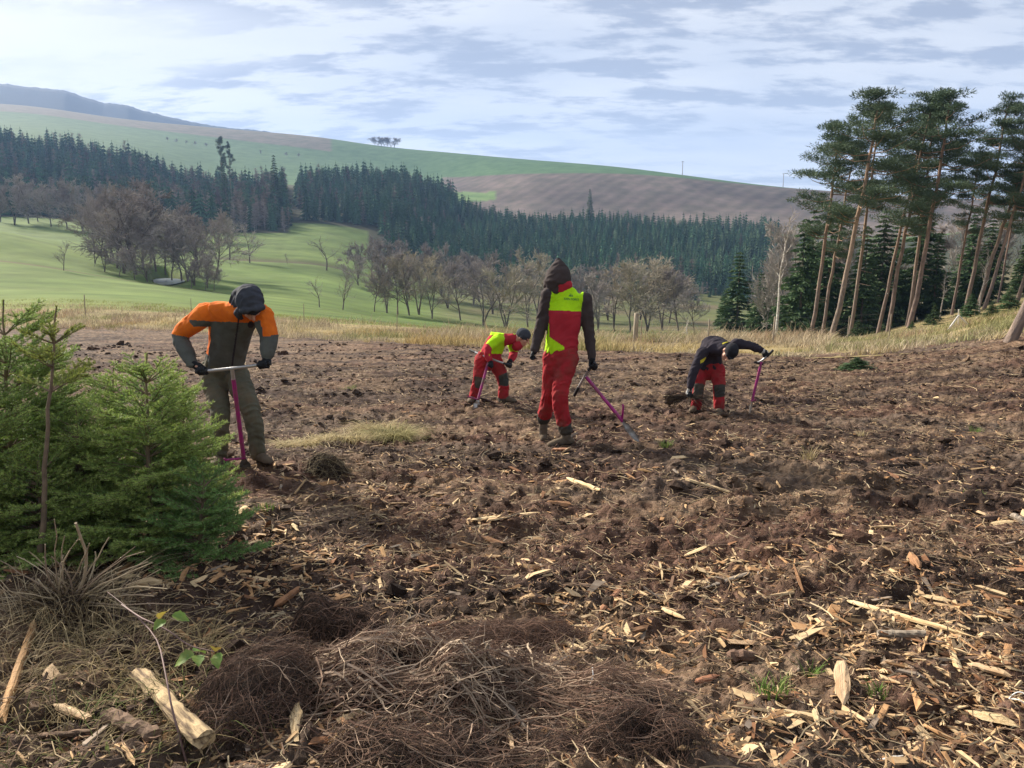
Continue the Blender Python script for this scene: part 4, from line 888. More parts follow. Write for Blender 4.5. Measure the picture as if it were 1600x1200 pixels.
pieces = [
 ('split_log', 222, 1092, 322, 1196, 34, 'log_split', 'pale split log with bark edge at the bottom left', 'log', .8), ('log', 172, 1150, 246, 1186, 30, 'chip_bark', 'short dark weathered log beside the pale split log', 'log', .8),
 ('stick', 2, 1150, 56, 1008, 15, 'chip_orange', 'thick reddish bark stick at the left edge', 'stick', .9), ('stick', 32, 1158, 150, 1160, 11, 'chip_bark', 'reddish-brown stick lying below the cut shrub', 'stick', .9),
 ('wood_chunk', 88, 1124, 142, 1144, 19, 'chip_pale', 'orange split chunk above the reddish stick', 'wood', .6), ('wood_splinter', 1312, 955, 1502, 1020, 15, 'chip_pale', 'longest pale splinter of wood on the right', 'wood', .5),
 ('wood_chip', 1312, 1060, 1316, 1112, 25, 'chip_pale', 'broad pale chip standing out at the lower right', 'wood chip', .3), ('plank', 738, 812, 840, 802, 11, 'chip_pale', 'pale flat splintered slab in the middle of the field', 'wood', .4),
 ('stick', 1074, 766, 1206, 778, 6, 'chip_pale', 'long thin pale stick on the right half of the field', 'stick', .9), ('wood_chunk', 888, 760, 934, 781, 10, 'chip_pale', 'pale stub of wood below the walking worker', 'wood', .7),
 ('wood_chunk', 430, 952, 468, 938, 14, 'chip_orange', 'short round brown stick piece left of the root bundles', 'wood', .9), ('bark_piece', 880, 917, 966, 908, 12, 'chip_bark', 'long dark bark piece above the twig heap', 'bark', .5),
 ('wood_chunk', 938, 943, 970, 912, 14, 'chip_orange', 'orange chunk tilted beside the dark bark piece', 'wood', .7), ('wood_splinter', 870, 993, 942, 1036, 14, 'chip_pale', 'pale splinter right behind the twig heap', 'wood', .5),
 ('wood_splinter', 1102, 917, 1196, 892, 10, 'chip_grey', 'pale grey pointed splinter lying aslant in mid-field', 'wood', .5), ('log', 1368, 1020, 1442, 1031, 14, 'chip_grey', 'short grey bark-covered branch piece on the right', 'log', .9),
 ('wood_chip', 1476, 1030, 1497, 1074, 13, 'chip_pale', 'upright pale chip near the right edge', 'wood chip', .5), ('wood_chunk', 1508, 1062, 1576, 1082, 17, 'chip_pale', 'shredded pale wood block near the right edge', 'wood', .6),
 ('wood_splinter', 1350, 1070, 1430, 1080, 10, 'chip_orange', 'tan splinter beside the broad pale chip', 'wood', .5), ('bark_piece', 1415, 1086, 1472, 1114, 15, 'chip_bark', 'reddish bark slab at the lower right', 'bark', .5),
 ('wood_chip', 1034, 945, 1070, 964, 11, 'chip_pale', 'bright pale chip right of the orange chunk', 'wood chip', .4), ('wood_chunk', 1135, 1022, 1182, 1026, 26, 'chip_bark', 'knobbly brown root lump right of the twig heap', 'wood', .7),
 ('wood_chunk', 1086, 1058, 1122, 1052, 14, 'chip_orange', 'pinkish wood chunk below the knobbly root lump', 'wood', .6), ('wood_splinter', 1366, 1178, 1412, 1174, 7, 'white_wood', 'whitish forked splinter at the bottom right', 'wood', .5),
 ('wood_chunk', 1418, 906, 1432, 926, 15, 'chip_orange', 'upright tan chunk on the bare dark soil at right', 'wood', .7), ('wood_splinter', 1075, 975, 1135, 998, 8, 'chip_orange', 'thin orange splinter above the knobbly root lump', 'wood', .5),
 ('wood_splinter', 1390, 1045, 1600, 1062, 11, 'chip_bark', 'long brown splinter at the right edge', 'wood', .5), ('wood_chip', 862, 712, 888, 716, 9, 'chip_orange', 'orange chip at the feet of the walking worker', 'wood chip', .6),
 ('stick', 560, 706, 597, 700, 5, 'chip_pale', 'pale stick in front of the dry grass clump', 'stick', .8), ('wood_chunk', 652, 900, 690, 890, 12, 'chip_orange', 'brown wood chunk left of mid-field', 'wood', .6),
 ('wood_splinter', 1290, 1135, 1340, 1160, 11, 'chip_orange', 'orange-brown shred below the broad pale chip', 'wood', .5), ('wood_splinter', 1255, 1150, 1300, 1178, 8, 'chip_pale', 'tan splinter at the bottom right of the field', 'wood', .5),
 ('wood_chunk', 1580, 805, 1602, 815, 14, 'chip_grey', 'grey wood chunk cut by the right edge', 'wood', .7), ('wood_chip', 1270, 1128, 1277, 1152, 10, 'chip_pale', 'small pointed pale chip at the bottom right', 'wood chip', .4)]
for i, (nm, u1, v1, u2, v2, w, mt, lab, cat, fl) in enumerate(pieces): lay(nm, u1, v1, u2, v2, w, mt, lab, cat, 600 + i, fl)
#==FORE==
# ------------------------------------------------------------------ clumps of grass
def tuft(name, P, rad, n, h, cols, label, cat, seed, droop=.8, wid=.004):
    r = np.random.default_rng(seed); a = r.uniform(0, 6.28, n); q = rad * np.sqrt(r.random(n)); b = np.stack([q * np.cos(a) * 1.3, q * np.sin(a), 0 * a], 1)
    if rad > .08: b[:, 2] = np.array(ground(b[:, 0] + P[0], b[:, 1] + P[1])) - P[2]
    hh = h * r.uniform(.5, 1.15, n); th = a + r.normal(0, .9, n); k = 5; t = np.linspace(0, 1, k)[None]
    out_ = (hh * droop * r.uniform(.3, 1.3, n))[:, None] * t ** 1.6
    zz_ = hh[:, None] * (t - .62 * droop * t ** 2.2)
    C = b[:, None] + np.stack([out_ * np.cos(th)[:, None], out_ * np.sin(th)[:, None], zz_], -1)
    w = np.stack([-np.sin(th), np.cos(th), 0 * th], 1)[:, None] * (wid * (1 - .85 * t))[..., None]
    V = np.stack([C - w, C + w], 2).reshape(-1, 3); i = np.arange(n)[:, None] * 10
    F = np.concatenate([i + np.array([[j, j + 1, j + 3, j + 2]]) for j in (0, 2, 4, 6)])
    c = np.asarray(cols)[r.integers(len(cols), size=n)] * r.uniform(.65, 1.2, (n, 1))
    o = mk(name, V, F, M['grass'], None, np.repeat(c, 10, 0)); o.location = P; return tag(o, label, cat)
HAY = [(.62, .52, .33), (.52, .42, .25), (.44, .35, .21), (.34, .29, .15)]
def gp(u, v):
    p = gpt(u, v); return np.array([p[0], p[1], gz(p[0], p[1])])
tuft('grass_clump', gp(480, 696), .26, 700, .24, HAY, 'flattened pale dry grass clump beside the orange-clad worker', 'grass clump', 701, 1.3)
tuft('grass_clump', gp(545, 694), .20, 450, .24, HAY, 'middle one of the matted dry grass clumps', 'grass clump', 702, 1.25)
tuft('grass_clump', gp(612, 688), .17, 900, .38, [(.42, .36, .19), (.32, .29, .14), (.24, .22, .11)], 'domed olive grass clump, rightmost of the matted clumps', 'grass clump', 703, 1.15)
tuft('grass_clump', gp(585, 672), .20, 600, .30, HAY + [(.24, .15, .08)], 'brownish grass clump behind the domed one', 'grass clump', 704, 1.2)
GRN = [(.10, .19, .04), (.15, .24, .06), (.2, .24, .08)]
for i, (u, v, rad, n, h, lab) in enumerate([(1040, 712, .06, 60, .12, 'small green grass tuft right of the walking worker'), (1525, 672, .06, 60, .16, 'bright green grass tuft at the right of the field'), (1262, 738, .05, 50, .22, 'pale upright grass tuft in the right half'), (1205, 1105, .05, 60, .10, 'tiny green grass tuft at the lower right'), (1265, 1052, .03, 40, .13, 'thin green grass sprout right of the twig heap'), (545, 608, .12, 60, .12, 'faint green tuft far behind the dry clumps'), (1345, 686, .05, 40, .1, 'small grey-green tuft on the right soil'), (1370, 1095, .03, 30, .09, 'tiny sprout beside the tan splinter'), (1520, 780, .06, 40, .07, 'pale green tuft near the right edge'), (415, 802, .06, 50, .08, 'small green tuft near the spruce branch tips')]):
    tuft('grass_tuft', gp(u, v), rad, n, h, GRN if i not in (2, 6) else HAY, lab, 'grass tuft', 720 + i, .6, .003)

# ------------------------------------------------------------------ heaps of bare-root seedlings
M['root'] = mat('root', None, (.7, .65, .6), scale=40, attr=True, rough=.85, spec=.15)
def mound_z(X, Y, c, rx, ry, h): return h * (1 + .9 * fbm(np.asarray(X) * 5, np.asarray(Y) * 6, 2, 77)) * np.clip(1 - ((X - c[0]) / rx) ** 2 - ((Y - c[1]) / ry) ** 2, 0, 1) ** .7
def strands(mb, n, c, rx, ry, h, ang, spread, lmin, lmax, rmin, rmax, cols, seed, k=9, wig=.19, inner=.25, sides=3):
    r = np.random.default_rng(seed); a = r.uniform(0, 6.28, n); q = np.sqrt(r.random(n))
    X = c[0] + rx * q * np.cos(a); Y = c[1] + ry * q * np.sin(a)
    th = ang + r.normal(0, spread, n); ln = r.uniform(lmin, lmax, n); el = r.normal(.0, .22, n)
    d = np.stack([np.cos(th) * np.cos(el), np.sin(th) * np.cos(el), np.sin(el)], 1)
    P = np.zeros((n, k, 3)); lay_ = r.uniform(inner, 1.0, n)
    cur = np.stack([X, Y, 0 * X], 1) - d * ln[:, None] * .5; dd = d.copy()
    for j in range(k):
        P[:, j] = cur; dd = norm(dd + r.normal(0, wig, (n, 3)) * [1, 1, .6]); cur = cur + dd * (ln / (k - 1))[:, None]
    P[..., 2] = P[..., 2] * .5 + ground(P[..., 0], P[..., 1]) * .5 + np.array(ground(X, Y))[:, None] * .5 + mound_z(P[..., 0], P[..., 1], c, rx * 1.15, ry * 1.15, h) * lay_[:, None] + .012
    R = r.uniform(rmin, rmax, n)[:, None] * np.linspace(1, .35, k)[None]
    V, F = tubes(P, R, sides); cc = np.asarray(cols)[r.integers(len(cols), size=n)] * r.uniform(.6, 1.25, (n, 1))
    mb.put(V, F, np.repeat(cc, k * sides, 0))
    if rmax > .0019:      # forked side twigs
        s_ = np.repeat(np.arange(n), 3); ns = len(s_); kk = r.integers(2, k - 1, ns); q0 = P[s_, kk]; td = norm(P[s_, kk + 1] - P[s_, kk]); td = norm(td + r.normal(0, .55, (ns, 3)) * [1, 1, .8]); l2 = ln[s_] * r.uniform(.12, .35, ns)
        t4 = np.linspace(0, 1, 4)[None, :, None]; Q = q0[:, None] + td[:, None] * l2[:, None, None] * t4 + r.normal(0, .012, (ns, 4, 3)) * t4
        V, F = tubes(Q, R[s_, kk][:, None] * np.linspace(.75, .3, 4)[None], 3); mb.put(V, F, np.repeat(cc[s_], 12, 0))
TWG = [(.19, .125, .09), (.25, .17, .125), (.13, .085, .06), (.32, .24, .18), (.16, .095, .07)]
DRK = [(.035, .026, .021), (.055, .038, .03), (.085, .058, .045), (.028, .022, .018)]
RED = [(.17, .10, .075), (.22, .14, .10), (.13, .08, .06)]
def bundle(u, v, rx, ry, h, parts, label, seed):
    p = gp(u, v); e = empty('seedling_bundle', p)
    m = MB(); th = np.linspace(0, 6.283, 28, endpoint=False); rings = []
    for f in np.linspace(0, 1, 7):
        x = p[0] + rx * f * np.cos(th) * (1 + .1 * np.sin(3 * th)); y = p[1] + ry * f * np.sin(th)
        rings.append(np.stack([x, y, ground(x, y) + mound_z(x, y, p, rx, ry, h * .62) + .03 * fbm(x * 14, y * 14, 3, seed) - .02 * (f > .95)], 1))
    V = np.concatenate(rings); idx = np.arange(7 * 28).reshape(7, 28); a = idx[:-1]; b = idx[1:]
    m.put(V - p, np.stack([a, np.roll(a, -1, 1), np.roll(b, -1, 1), b], -1).reshape(-1, 4), (.03, .022, .018)); m.build('root_mat', M['root'], e, True)
    for nm, args in parts:
        m = MB()
        for g in args: strands(m, g[0], p, rx, ry, h, *g[1:-1], seed=seed + g[-1])
        m.V = [x - p for x in m.V]; m.build(nm, M['root'], e)
    return tag(e, label, 'seedlings')
bundle(670, 1068, .52, .30, .15, [('fine_roots', [(900, .15, .9, .10, .32, .0007, .0014, RED + TWG[:2] + DRK[2:3], 1)]), ('twigs', [(480, .10, .50, .25, .60, .0018, .0046, TWG, 2), (230, -.4, .6, .2, .55, .0025, .0060, [(.44, .35, .26), (.36, .27, .20)], 3), (60, .4, .4, .2, .5, .002, .004, [(.46, .37, .28)], 4)])], 'large heap of bare-root seedlings with tangled tan twigs in the foreground', 800)
bundle(930, 1095, .30, .20, .08, [('fine_roots', [(260, -.1, .7, .12, .3, .0006, .0012, TWG, 1)]), ('twigs', [(260, -.18, .35, .3, .65, .0013, .0032, TWG, 2)])], 'flat fan of thin seedling twigs right of the large heap', 810)
bundle(415, 1095, .22, .34, .14, [('fine_roots', [(3200, .2, 1.2, .06, .2, .0005, .0011, DRK + RED, 1)]), ('twigs', [(150, .3, .9, .15, .40, .0012, .0028, RED + TWG, 2)])], 'black matted root clump left of the twig heap', 820)
bundle(535, 990, .20, .16, .16, [('fine_roots', [(2600, .4, 1.2, .06, .2, .0005, .0011, DRK + DRK + RED, 1)]), ('twigs', [(110, -.4, .7, .2, .4, .0012, .0026, RED + TWG[:2], 2)])], 'domed dark root clump behind the twig heap', 830)
bundle(740, 1180, .48, .15, .06, [('fine_roots', [(1200, .2, 1.0, .1, .25, .0006, .0012, RED + DRK, 1)]), ('twigs', [(200, .05, .7, .2, .45, .0014, .0034, TWG, 2)])], 'root bundle at the bottom edge below the large heap', 840)
bundle(795, 990, .34, .14, .07, [('fine_roots', [(1700, .3, 1.0, .1, .28, .0006, .0012, RED + [(.12, .085, .07)], 1)]), ('twigs', [(160, .3, .7, .2, .4, .001, .0022, RED, 2)])], 'greyish-brown root bundle at the back of the large heap', 850)
bundle(1010, 1180, .22, .12, .10, [('fine_roots', [(1300, .3, 1.2, .06, .2, .0005, .001, DRK + RED, 1)]), ('twigs', [(60, .1, .7, .15, .35, .001, .002, TWG, 2)])], 'small dark root clump at the bottom edge, right of centre', 860)
bundle(512, 742, .17, .14, .13, [('fine_roots', [(500, .3, 1.2, .08, .2, .001, .002, DRK, 1)]), ('stalks', [(110, .0, .9, .15, .4, .0015, .003, [(.3, .25, .16), (.2, .16, .1)], 2)])], 'dark root clump with dry stalks below the dry grass clumps', 870)
# white label string in the heap and a white loop on the right
M['white_plastic'] = mat('white_plastic', (.75, .75, .73), rough=.45)
p = gp(925, 1085) + [0, 0, .12]; mb = MB(); V, F = tubes(np.array([[p, p + [.0, -.03, -.02], p + [-.02, -.06, -.05], p + [-.015, -.09, -.09]]]), np.full((1, 4), .0022), 5); mb.put(V, F)
mb.put(np.array([[-.012, 0, 0], [.012, 0, 0], [.016, -.02, -.05], [-.004, -.02, -.05]]) + p + [-.015, -.09, -.09], [[0, 1, 2, 3]])
tag(mb.build('plastic_tie', M['white_plastic']), 'white plastic tie hanging in the twigs of the seedling fan', 'tie')
t = np.linspace(0, 5.2, 22); p = gp(1590, 1120)
C = np.stack([p[0] + .035 * np.cos(t) * (1 - .05 * t), p[1] + .035 * np.sin(t), p[2] + .03 + .012 * np.sin(t * 2)], 1); mb = MB(); V, F = tubes(C[None], np.full((1, 22), .002), 5); mb.put(V, F)
tag(mb.build('white_string', M['white_plastic']), 'loop of white string at the right edge of the field', 'string')

# ------------------------------------------------------------------ cut shrub with radiating sticks
M['cane'] = mat('cane', (.42, .33, .23), (.25, .185, .125), scale=12, rough=.8, bump=.002, bscale=40, objvar=.25)
r = np.random.default_rng(900)
c0 = gp(112, 975) + [0, 0, .05]
e = empty('cut_shrub', c0)
mb = MB()
nn = 1600; V0 = norm(r.normal(0, 1, (nn, 3))) * [.14, .11, .09] ; d = norm(V0 * [1, 1, .6] + r.normal(0, .07, (nn, 3)))
Pm = np.stack([V0 + d * t + r.normal(0, .02, (nn, 3)) * t * 9 for t in (0, .03, .06, .10)], 1); V, F = tubes(Pm, np.full((nn, 4), .0011), 3)
cc = np.array(DRK + [(.22, .165, .10), (.14, .09, .06), (.3, .24, .13)])[r.integers(7, size=nn)]; mb.put(V, F, np.repeat(cc, 12, 0))
core = ico * [.14, .11, .085]; mb.put(core, icof, (.04, .03, .024)); mb.build('root_ball', M['root'], e)
ends = [(0, 875), (25, 868), (45, 862), (72, 850), (98, 868), (118, 818), (85, 812), (100, 838), (170, 840), (212, 852), (225, 862), (236, 868), (238, 880), (232, 878), (150, 862), (60, 905), (20, 925), (0, 905), (-30, 940), (-20, 990), (0, 988), (240, 930), (250, 890), (262, 920), (225, 930), (205, 905), (190, 885), (140, 850), (30, 895), (55, 880), (310, 945), (275, 1030), (235, 960), (250, 985), (215, 985), (185, 1010), (20, 1010), (-10, 960), (200, 960), (240, 1005), (130, 835), (80, 870), (110, 860), (265, 945), (290, 1000)]
for i, (u, v) in enumerate(ends):
    Y = c0[1] + r.uniform(-.28, .22); q = pix(u, v, Y); q[2] = max(q[2], gz(q[0], q[1]) + .02); a = c0 + r.normal(0, .03, 3) * [1, 1, .4] + [0, 0, .02]
    m = (a + q) / 2 + r.normal(0, .045, 3) + [0, 0, .02]; t = np.linspace(0, 1, 7)[:, None]
    C = (1 - t) ** 2 * a + 2 * t * (1 - t) * m + t * t * q + r.normal(0, .003, (7, 3)); thick = .0085 if i == 5 else r.uniform(.0028, .005)
    mb = MB(); tube_mesh(mb, C - c0, np.linspace(thick, thick * (.75 if i == 5 else .6), 7), 6)
    for kx in range(1, 6):     # buds and stub ends
        if r.random() < .7:
            dd = r.normal(0, 1, 3); dd = dd / np.linalg.norm(dd) * thick * 2.6; V, F = tubes(np.array([[C[kx] - c0, C[kx] - c0 + dd]]), np.array([[thick * .6, thick * .3]]), 4); mb.put(V, F)
    mb.build('stick', M['cane'], e, True)
tag(e, 'cut-back shrub with pale sticks radiating from its root ball', 'shrub')
tuft('dry_stalks', gp(105, 985), .22, 300, .42, [(.40, .32, .21), (.30, .23, .15), (.5, .41, .28)], 'loose tangle of dry stalks around the cut shrub', 'stalks', 909, 1.0, .0018)
tuft('grass_clump', gp(60, 1080), .35, 420, .19, [(.30, .23, .14), (.20, .15, .10), (.15, .12, .07), (.38, .30, .20)], 'matted dry grass below the cut shrub at lower left', 'grass clump', 905, 1.2, .0022)
tuft('grass_clump', gp(215, 1040), .30, 380, .20, [(.28, .22, .12), (.20, .16, .09), (.33, .27, .16)], 'matted dry grass right of the cut shrub', 'grass clump', 906, 1.2, .0022)
tuft('grass_clump', gp(120, 1190), .35, 380, .13, [(.25, .2, .11), (.12, .15, .05), (.16, .12, .07)], 'matted grass among the logs at the bottom left', 'grass clump', 907, 1.2, .0022)
tuft('grass_clump', gp(310, 1130), .22, 260, .15, [(.25, .2, .11), (.12, .15, .05), (.16, .12, .07)], 'matted grass right of the pale split log', 'grass clump', 908, 1.2, .0022)

# ------------------------------------------------------------------ bramble with serrated leaves
M['bramble_leaf'] = mat('bramble_leaf', (.13, .24, .05), (.22, .28, .06), scale=18, rough=.5, bump=.003, bscale=60, trans=.3)
M['bramble_yellow'] = mat('bramble_yellow', (.36, .32, .06), (.26, .17, .05), scale=22, rough=.55, bump=.003, bscale=60, trans=.3)
M['bramble_stem'] = mat('bramble_stem', (.20, .12, .11), (.13, .085, .075), scale=20, rough=.6)
b0 = gp(292, 1195); e = empty('bramble', b0)
path = [pix(292, 1195, b0[1]), pix(272, 1120, b0[1] + .05), pix(258, 1050, b0[1] + .2), pix(245, 1000, b0[1] + .4), pix(205, 955, b0[1] + .6), pix(168, 925, b0[1] + .75)]
br2 = [pix(190, 945, b0[1] + .65), pix(230, 970, b0[1] + .5), pix(262, 985, b0[1] + .45), pix(300, 1010, b0[1] + .35), pix(335, 1018, b0[1] + .32)]
for C in (path, br2):
    C = np.array(C); t = np.linspace(0, len(C) - 1, 16); C = np.stack([pchip(np.arange(len(C)), C[:, k] + 1e-6 * np.arange(len(C)), t) for k in range(3)], 1)
    mb = MB(); tube_mesh(mb, C - b0, np.linspace(.0042, .002, 16), 6); mb.build('stem', M['bramble_stem'], e, True)
def leaf(seed, L_):
    r = np.random.default_rng(seed); k = 9; t = np.linspace(0, 1, k); w = L_ * .36 * np.sin(np.pi * t ** .8) * (1 + .10 * (np.arange(k) % 2 * 2 - 1)); fold = .35
    mid = np.stack([t * L_, 0 * t, -.25 * L_ * t ** 2], 1); lf = mid + np.stack([0 * t, w, fold * w], 1); rt = mid + np.stack([0 * t, -w, fold * w], 1)
    V = np.concatenate([lf, mid, rt]); i = np.arange(k - 1); return V, np.concatenate([np.stack([i, i + k, i + k + 1, i + 1], 1), np.stack([i + k, i + 2 * k, i + 2 * k + 1, i + k + 1], 1)])
for i, (u, v, dY, sz, rz, mt) in enumerate([(262, 955, .45, .075, 2.6, 'bramble_yellow'), (268, 962, .44, .07, .3, 'bramble_leaf'), (258, 968, .44, .06, 4.4, 'bramble_leaf'), (304, 1022, .34, .09, 3.3, 'bramble_leaf'), (302, 1018, .34, .07, 1.2, 'bramble_leaf'), (308, 1024, .33, .065, 5.2, 'bramble_leaf'), (336, 1012, .32, .06, 1.9, 'bramble_yellow'), (340, 1020, .32, .065, 5.0, 'bramble_leaf')]):
    V, F = leaf(i, sz); o = mk('leaf', V, F, M[mt], e, smooth=True); o.location = pix(u, v, b0[1] + dY) - b0; o.rotation_euler = (random.uniform(-.5, .5), random.uniform(-.2, .5), rz)
tag(e, 'bramble shoot with a few green and yellow serrated leaves', 'bramble')

# ------------------------------------------------------------------ young spruces in the left foreground
M['young_bark'] = mat('young_bark', (.20, .145, .10), (.12, .09, .065), scale=20, rough=.9)
def young_spruce(name, P, top, R, label, seed, dens=520, z0=.06, tipc=(.44, .53, .15), oldc=(.16, .29, .105), nw=9, sparse=1.0, top_only=None):
    r = np.random.default_rng(seed); P = np.asarray(P, float); ax = np.asarray(top, float) - P; H = np.linalg.norm(ax); e = empty(name, P)
    A = []; B = []; G = []          # segments and their freshness 0..1
    wood = []
    def seg(a, b, g): A.append(a); B.append(b); G.append(g)
    def stem_at(f): return ax * f
    k = 14; fs = np.linspace(0, 1, k); mb = MB(); tube_mesh(mb, np.array([stem_at(f) for f in fs]) + r.normal(0, .004, (k, 3)), np.interp(fs, [0, 1], [(.008 if top_only else .012) + .007 * H, .004]), 7); mb.build('trunk', M['young_bark'], e, True)
    for i in range(5): seg(stem_at(.86 + .14 * i / 5), stem_at(.86 + .14 * (i + 1) / 5), 1.0)
    whorls = [z0 + (.86 - z0) * (i / (nw - 1)) ** .9 for i in range(nw)]
    if top_only: whorls = [w for w in whorls if w > top_only]
    for wi, f in enumerate(whorls + list(r.uniform(z0, .8, int(16 * sparse)) if not top_only else [])):
        main = wi < len(whorls)
        for q in range(r.integers(6, 9) if main else 3):
            th = r.uniform(0, 6.28); Lb = (R * (1 - f) ** .55 + .05) * r.uniform(.75, 1.15) * (1 if main else .6)
            d = np.array([math.cos(th), math.sin(th), .05 + .60 * f + r.uniform(0, .38)]); d /= np.linalg.norm(d); n = max(4, int(Lb / .045)); p = stem_at(f); pts = [p]
            for j in range(n):
                d = d + np.array([0, 0, .035 if j > n * .4 else -.03]) + r.normal(0, .035, 3); d /= np.linalg.norm(d); p2 = p + d * Lb / n; g = (j + 1) / n
                if j / n > .12: seg(p, p2, g ** 1.5)
                p = p2; pts.append(p)
                if j >= 1 and j < n - 0:
                    for sgn in (-1, 1):
                        if r.random() < .92 * sparse:
                            sd_ = np.cross(d, [0, 0, 1.0]); sd_ /= np.linalg.norm(sd_); td = d * .75 + sgn * sd_ * .75 + np.array([0, 0, r.normal(-.02, .14)]); td /= np.linalg.norm(td); lt = min(.20, Lb * .42) * (1.12 - g) * r.uniform(.7, 1.2) + .03
                            m_ = p + td * lt * .5; e_ = p + td * lt + np.array([0, 0, .03 * lt]); seg(p, m_, .35 + .3 * g); seg(m_, e_, .8)
                            if lt > .10:
                                for s2_ in (-1, 1):
                                    t2 = td * .75 + s2_ * np.cross(td, [0, 0, 1.0]) * .65; l2 = lt * r.uniform(.3, .5); seg(m_, m_ + t2 * l2, .7)
            pts = np.array(pts); wood.append(pts)
    A = np.array(A); B = np.array(B); G = np.array(G)
    mb = MB()
    V, F = tubes(np.stack([A, B], 1), np.full((len(A), 2), .0017), 3); mb.put(V, F)
    for pts in wood: V, F = tubes(pts[None], np.linspace(.0055, .0015, len(pts))[None], 4); mb.put(V, F)
    mb.build('branches', M['young_bark'], e)
    ln = np.linalg.norm(B - A, axis=1); cnt = np.maximum(3, (ln * dens * 1.3).astype(int)); ids = np.repeat(np.arange(len(A)), cnt); n = len(ids)
    t = r.random(n)[:, None]; c = A[ids] * (1 - t) + B[ids] * t; T = norm(B - A)[ids]; rd = r.normal(0, 1, (n, 3)); rd -= T * (rd * T).sum(1, keepdims=True); rd = norm(rd) + [0, 0, .35]
    D = norm(T * .75 + rd); S = norm(np.cross(D, r.normal(0, 1, (n, 3)))); L_ = r.uniform(.014, .022, (n, 1)); w = .0023
    V = np.stack([c - S * w, c + S * w, c + D * L_], 1).reshape(-1, 3)
    g = np.clip(G[ids] + r.normal(0, .15, n), 0, 1)[:, None] ** 1.35; br = r.uniform(.75, 1.25, (n, 1))
    col = (np.array(oldc) * (1 - g) + np.array(tipc) * g) * br
    mk('needles', V, np.arange(3 * n).reshape(-1, 3), M['young_needles'], e, np.repeat(col, 3, 0))
    return tag(e, label, 'spruce')
def ysp(u, v, Y): p = pix(u, v, Y); return np.array([p[0], Y, gz(p[0], Y)])
young_spruce('young_spruce', ysp(236, 870, 4.45), pix(228, 553, 4.45), .50, 'dense young spruce nearest the orange-clad worker', 1001, 480, nw=13)
young_spruce('young_spruce', ysp(30, 900, 4.75), pix(4, 468, 4.75), .66, 'tall dense young spruce at the left edge', 1002, 420, nw=14, tipc=(.36, .45, .13))
young_spruce('young_spruce', ysp(63, 885, 4.05), pix(88, 478, 4.05), .30, 'slender young spruce with bare brown stem and upright leader', 1003, 620, nw=9, tipc=(.33, .36, .09), oldc=(.12, .17, .05), top_only=.60)
young_spruce('young_spruce', ysp(130, 885, 4.65), pix(120, 640, 4.65), .55, 'low bushy young spruce between the taller ones', 1004, 420, nw=8)
young_spruce('young_spruce', ysp(310, 862, 4.25), pix(318, 742, 4.25), .36, 'small low spruce spreading toward the field on the right', 1005, 480, nw=6, tipc=(.22, .36, .11))
young_spruce('young_spruce', ysp(292, 850, 4.85), pix(285, 590, 4.85), .34, 'bushy young spruce right behind the dense one', 1007, 440, nw=9)
young_spruce('young_spruce', ysp(165, 850, 5.0), pix(178, 575, 5.0), .42, 'young spruce half hidden behind the dense one', 1008, 400, nw=9)
young_spruce('young_spruce', ysp(70, 905, 4.3), pix(60, 720, 4.3), .5, 'low spruce skirt just behind the cut shrub', 1009, 420, nw=7)
young_spruce('young_spruce', ysp(-70, 930, 4.2), pix(-60, 600, 4.2), .6, 'young spruce cut off by the left edge', 1006, 380, nw=9)
#==PEOPLE==
# ------------------------------------------------------------------ people
def cloth(name, c, c2=None, rough=.9, dirt=None, bump=.004):
    return mat(name, c, c2 or tuple(x * .72 for x in c), scale=7, rough=rough, spec=.12, bump=bump, bscale=26, c3=dirt, s3=5)
M['orange'] = cloth('orange_fleece', (.78, .19, .022), (.62, .13, .018)); M['slate'] = cloth('slate_fleece', (.105, .112, .105)); M['olive'] = cloth('olive_trousers', (.115, .115, .085), None, dirt=(.14, .11, .075))
M['navy'] = cloth('navy_hood', (.052, .058, .074)); M['beanie'] = cloth('black_beanie', (.022, .022, .028)); M['red'] = cloth('red_trousers', (.36, .026, .034), (.26, .02, .026), dirt=(.20, .05, .042))
M['vest_red'] = cloth('vest_red', (.40, .03, .045), (.33, .025, .038)); M['lime'] = cloth('lime_fleece', (.44, .78, .015), (.36, .66, .012)); M['brown_sleeve'] = cloth('brown_sleeve', (.060, .048, .048))
M['pad'] = cloth('grey_pad', (.055, .057, .052), dirt=(.10, .08, .06)); M['black'] = cloth('black_softshell', (.040, .034, .044), (.026, .023, .032)); M['glove'] = cloth('black_glove', (.018, .02, .024), rough=.6); M['glove_white'] = cloth('white_glove', (.5, .5, .48))
M['boot'] = cloth('boot_leather', (.15, .115, .08), (.085, .066, .05)); M['sole'] = cloth('boot_sole', (.03, .028, .026)); M['skin'] = mat('skin', (.50, .27, .19), (.44, .22, .155), scale=12, rough=.55, spec=.35)
M['yellow'] = cloth('yellow_tab', (.55, .48, .05)); M['logo'] = mat('logo_green', (.01, .10, .05), rough=.8); M['eye'] = mat('eye', (.05, .035, .03), rough=.2); M['lips'] = mat('lips', (.40, .16, .13), rough=.5)

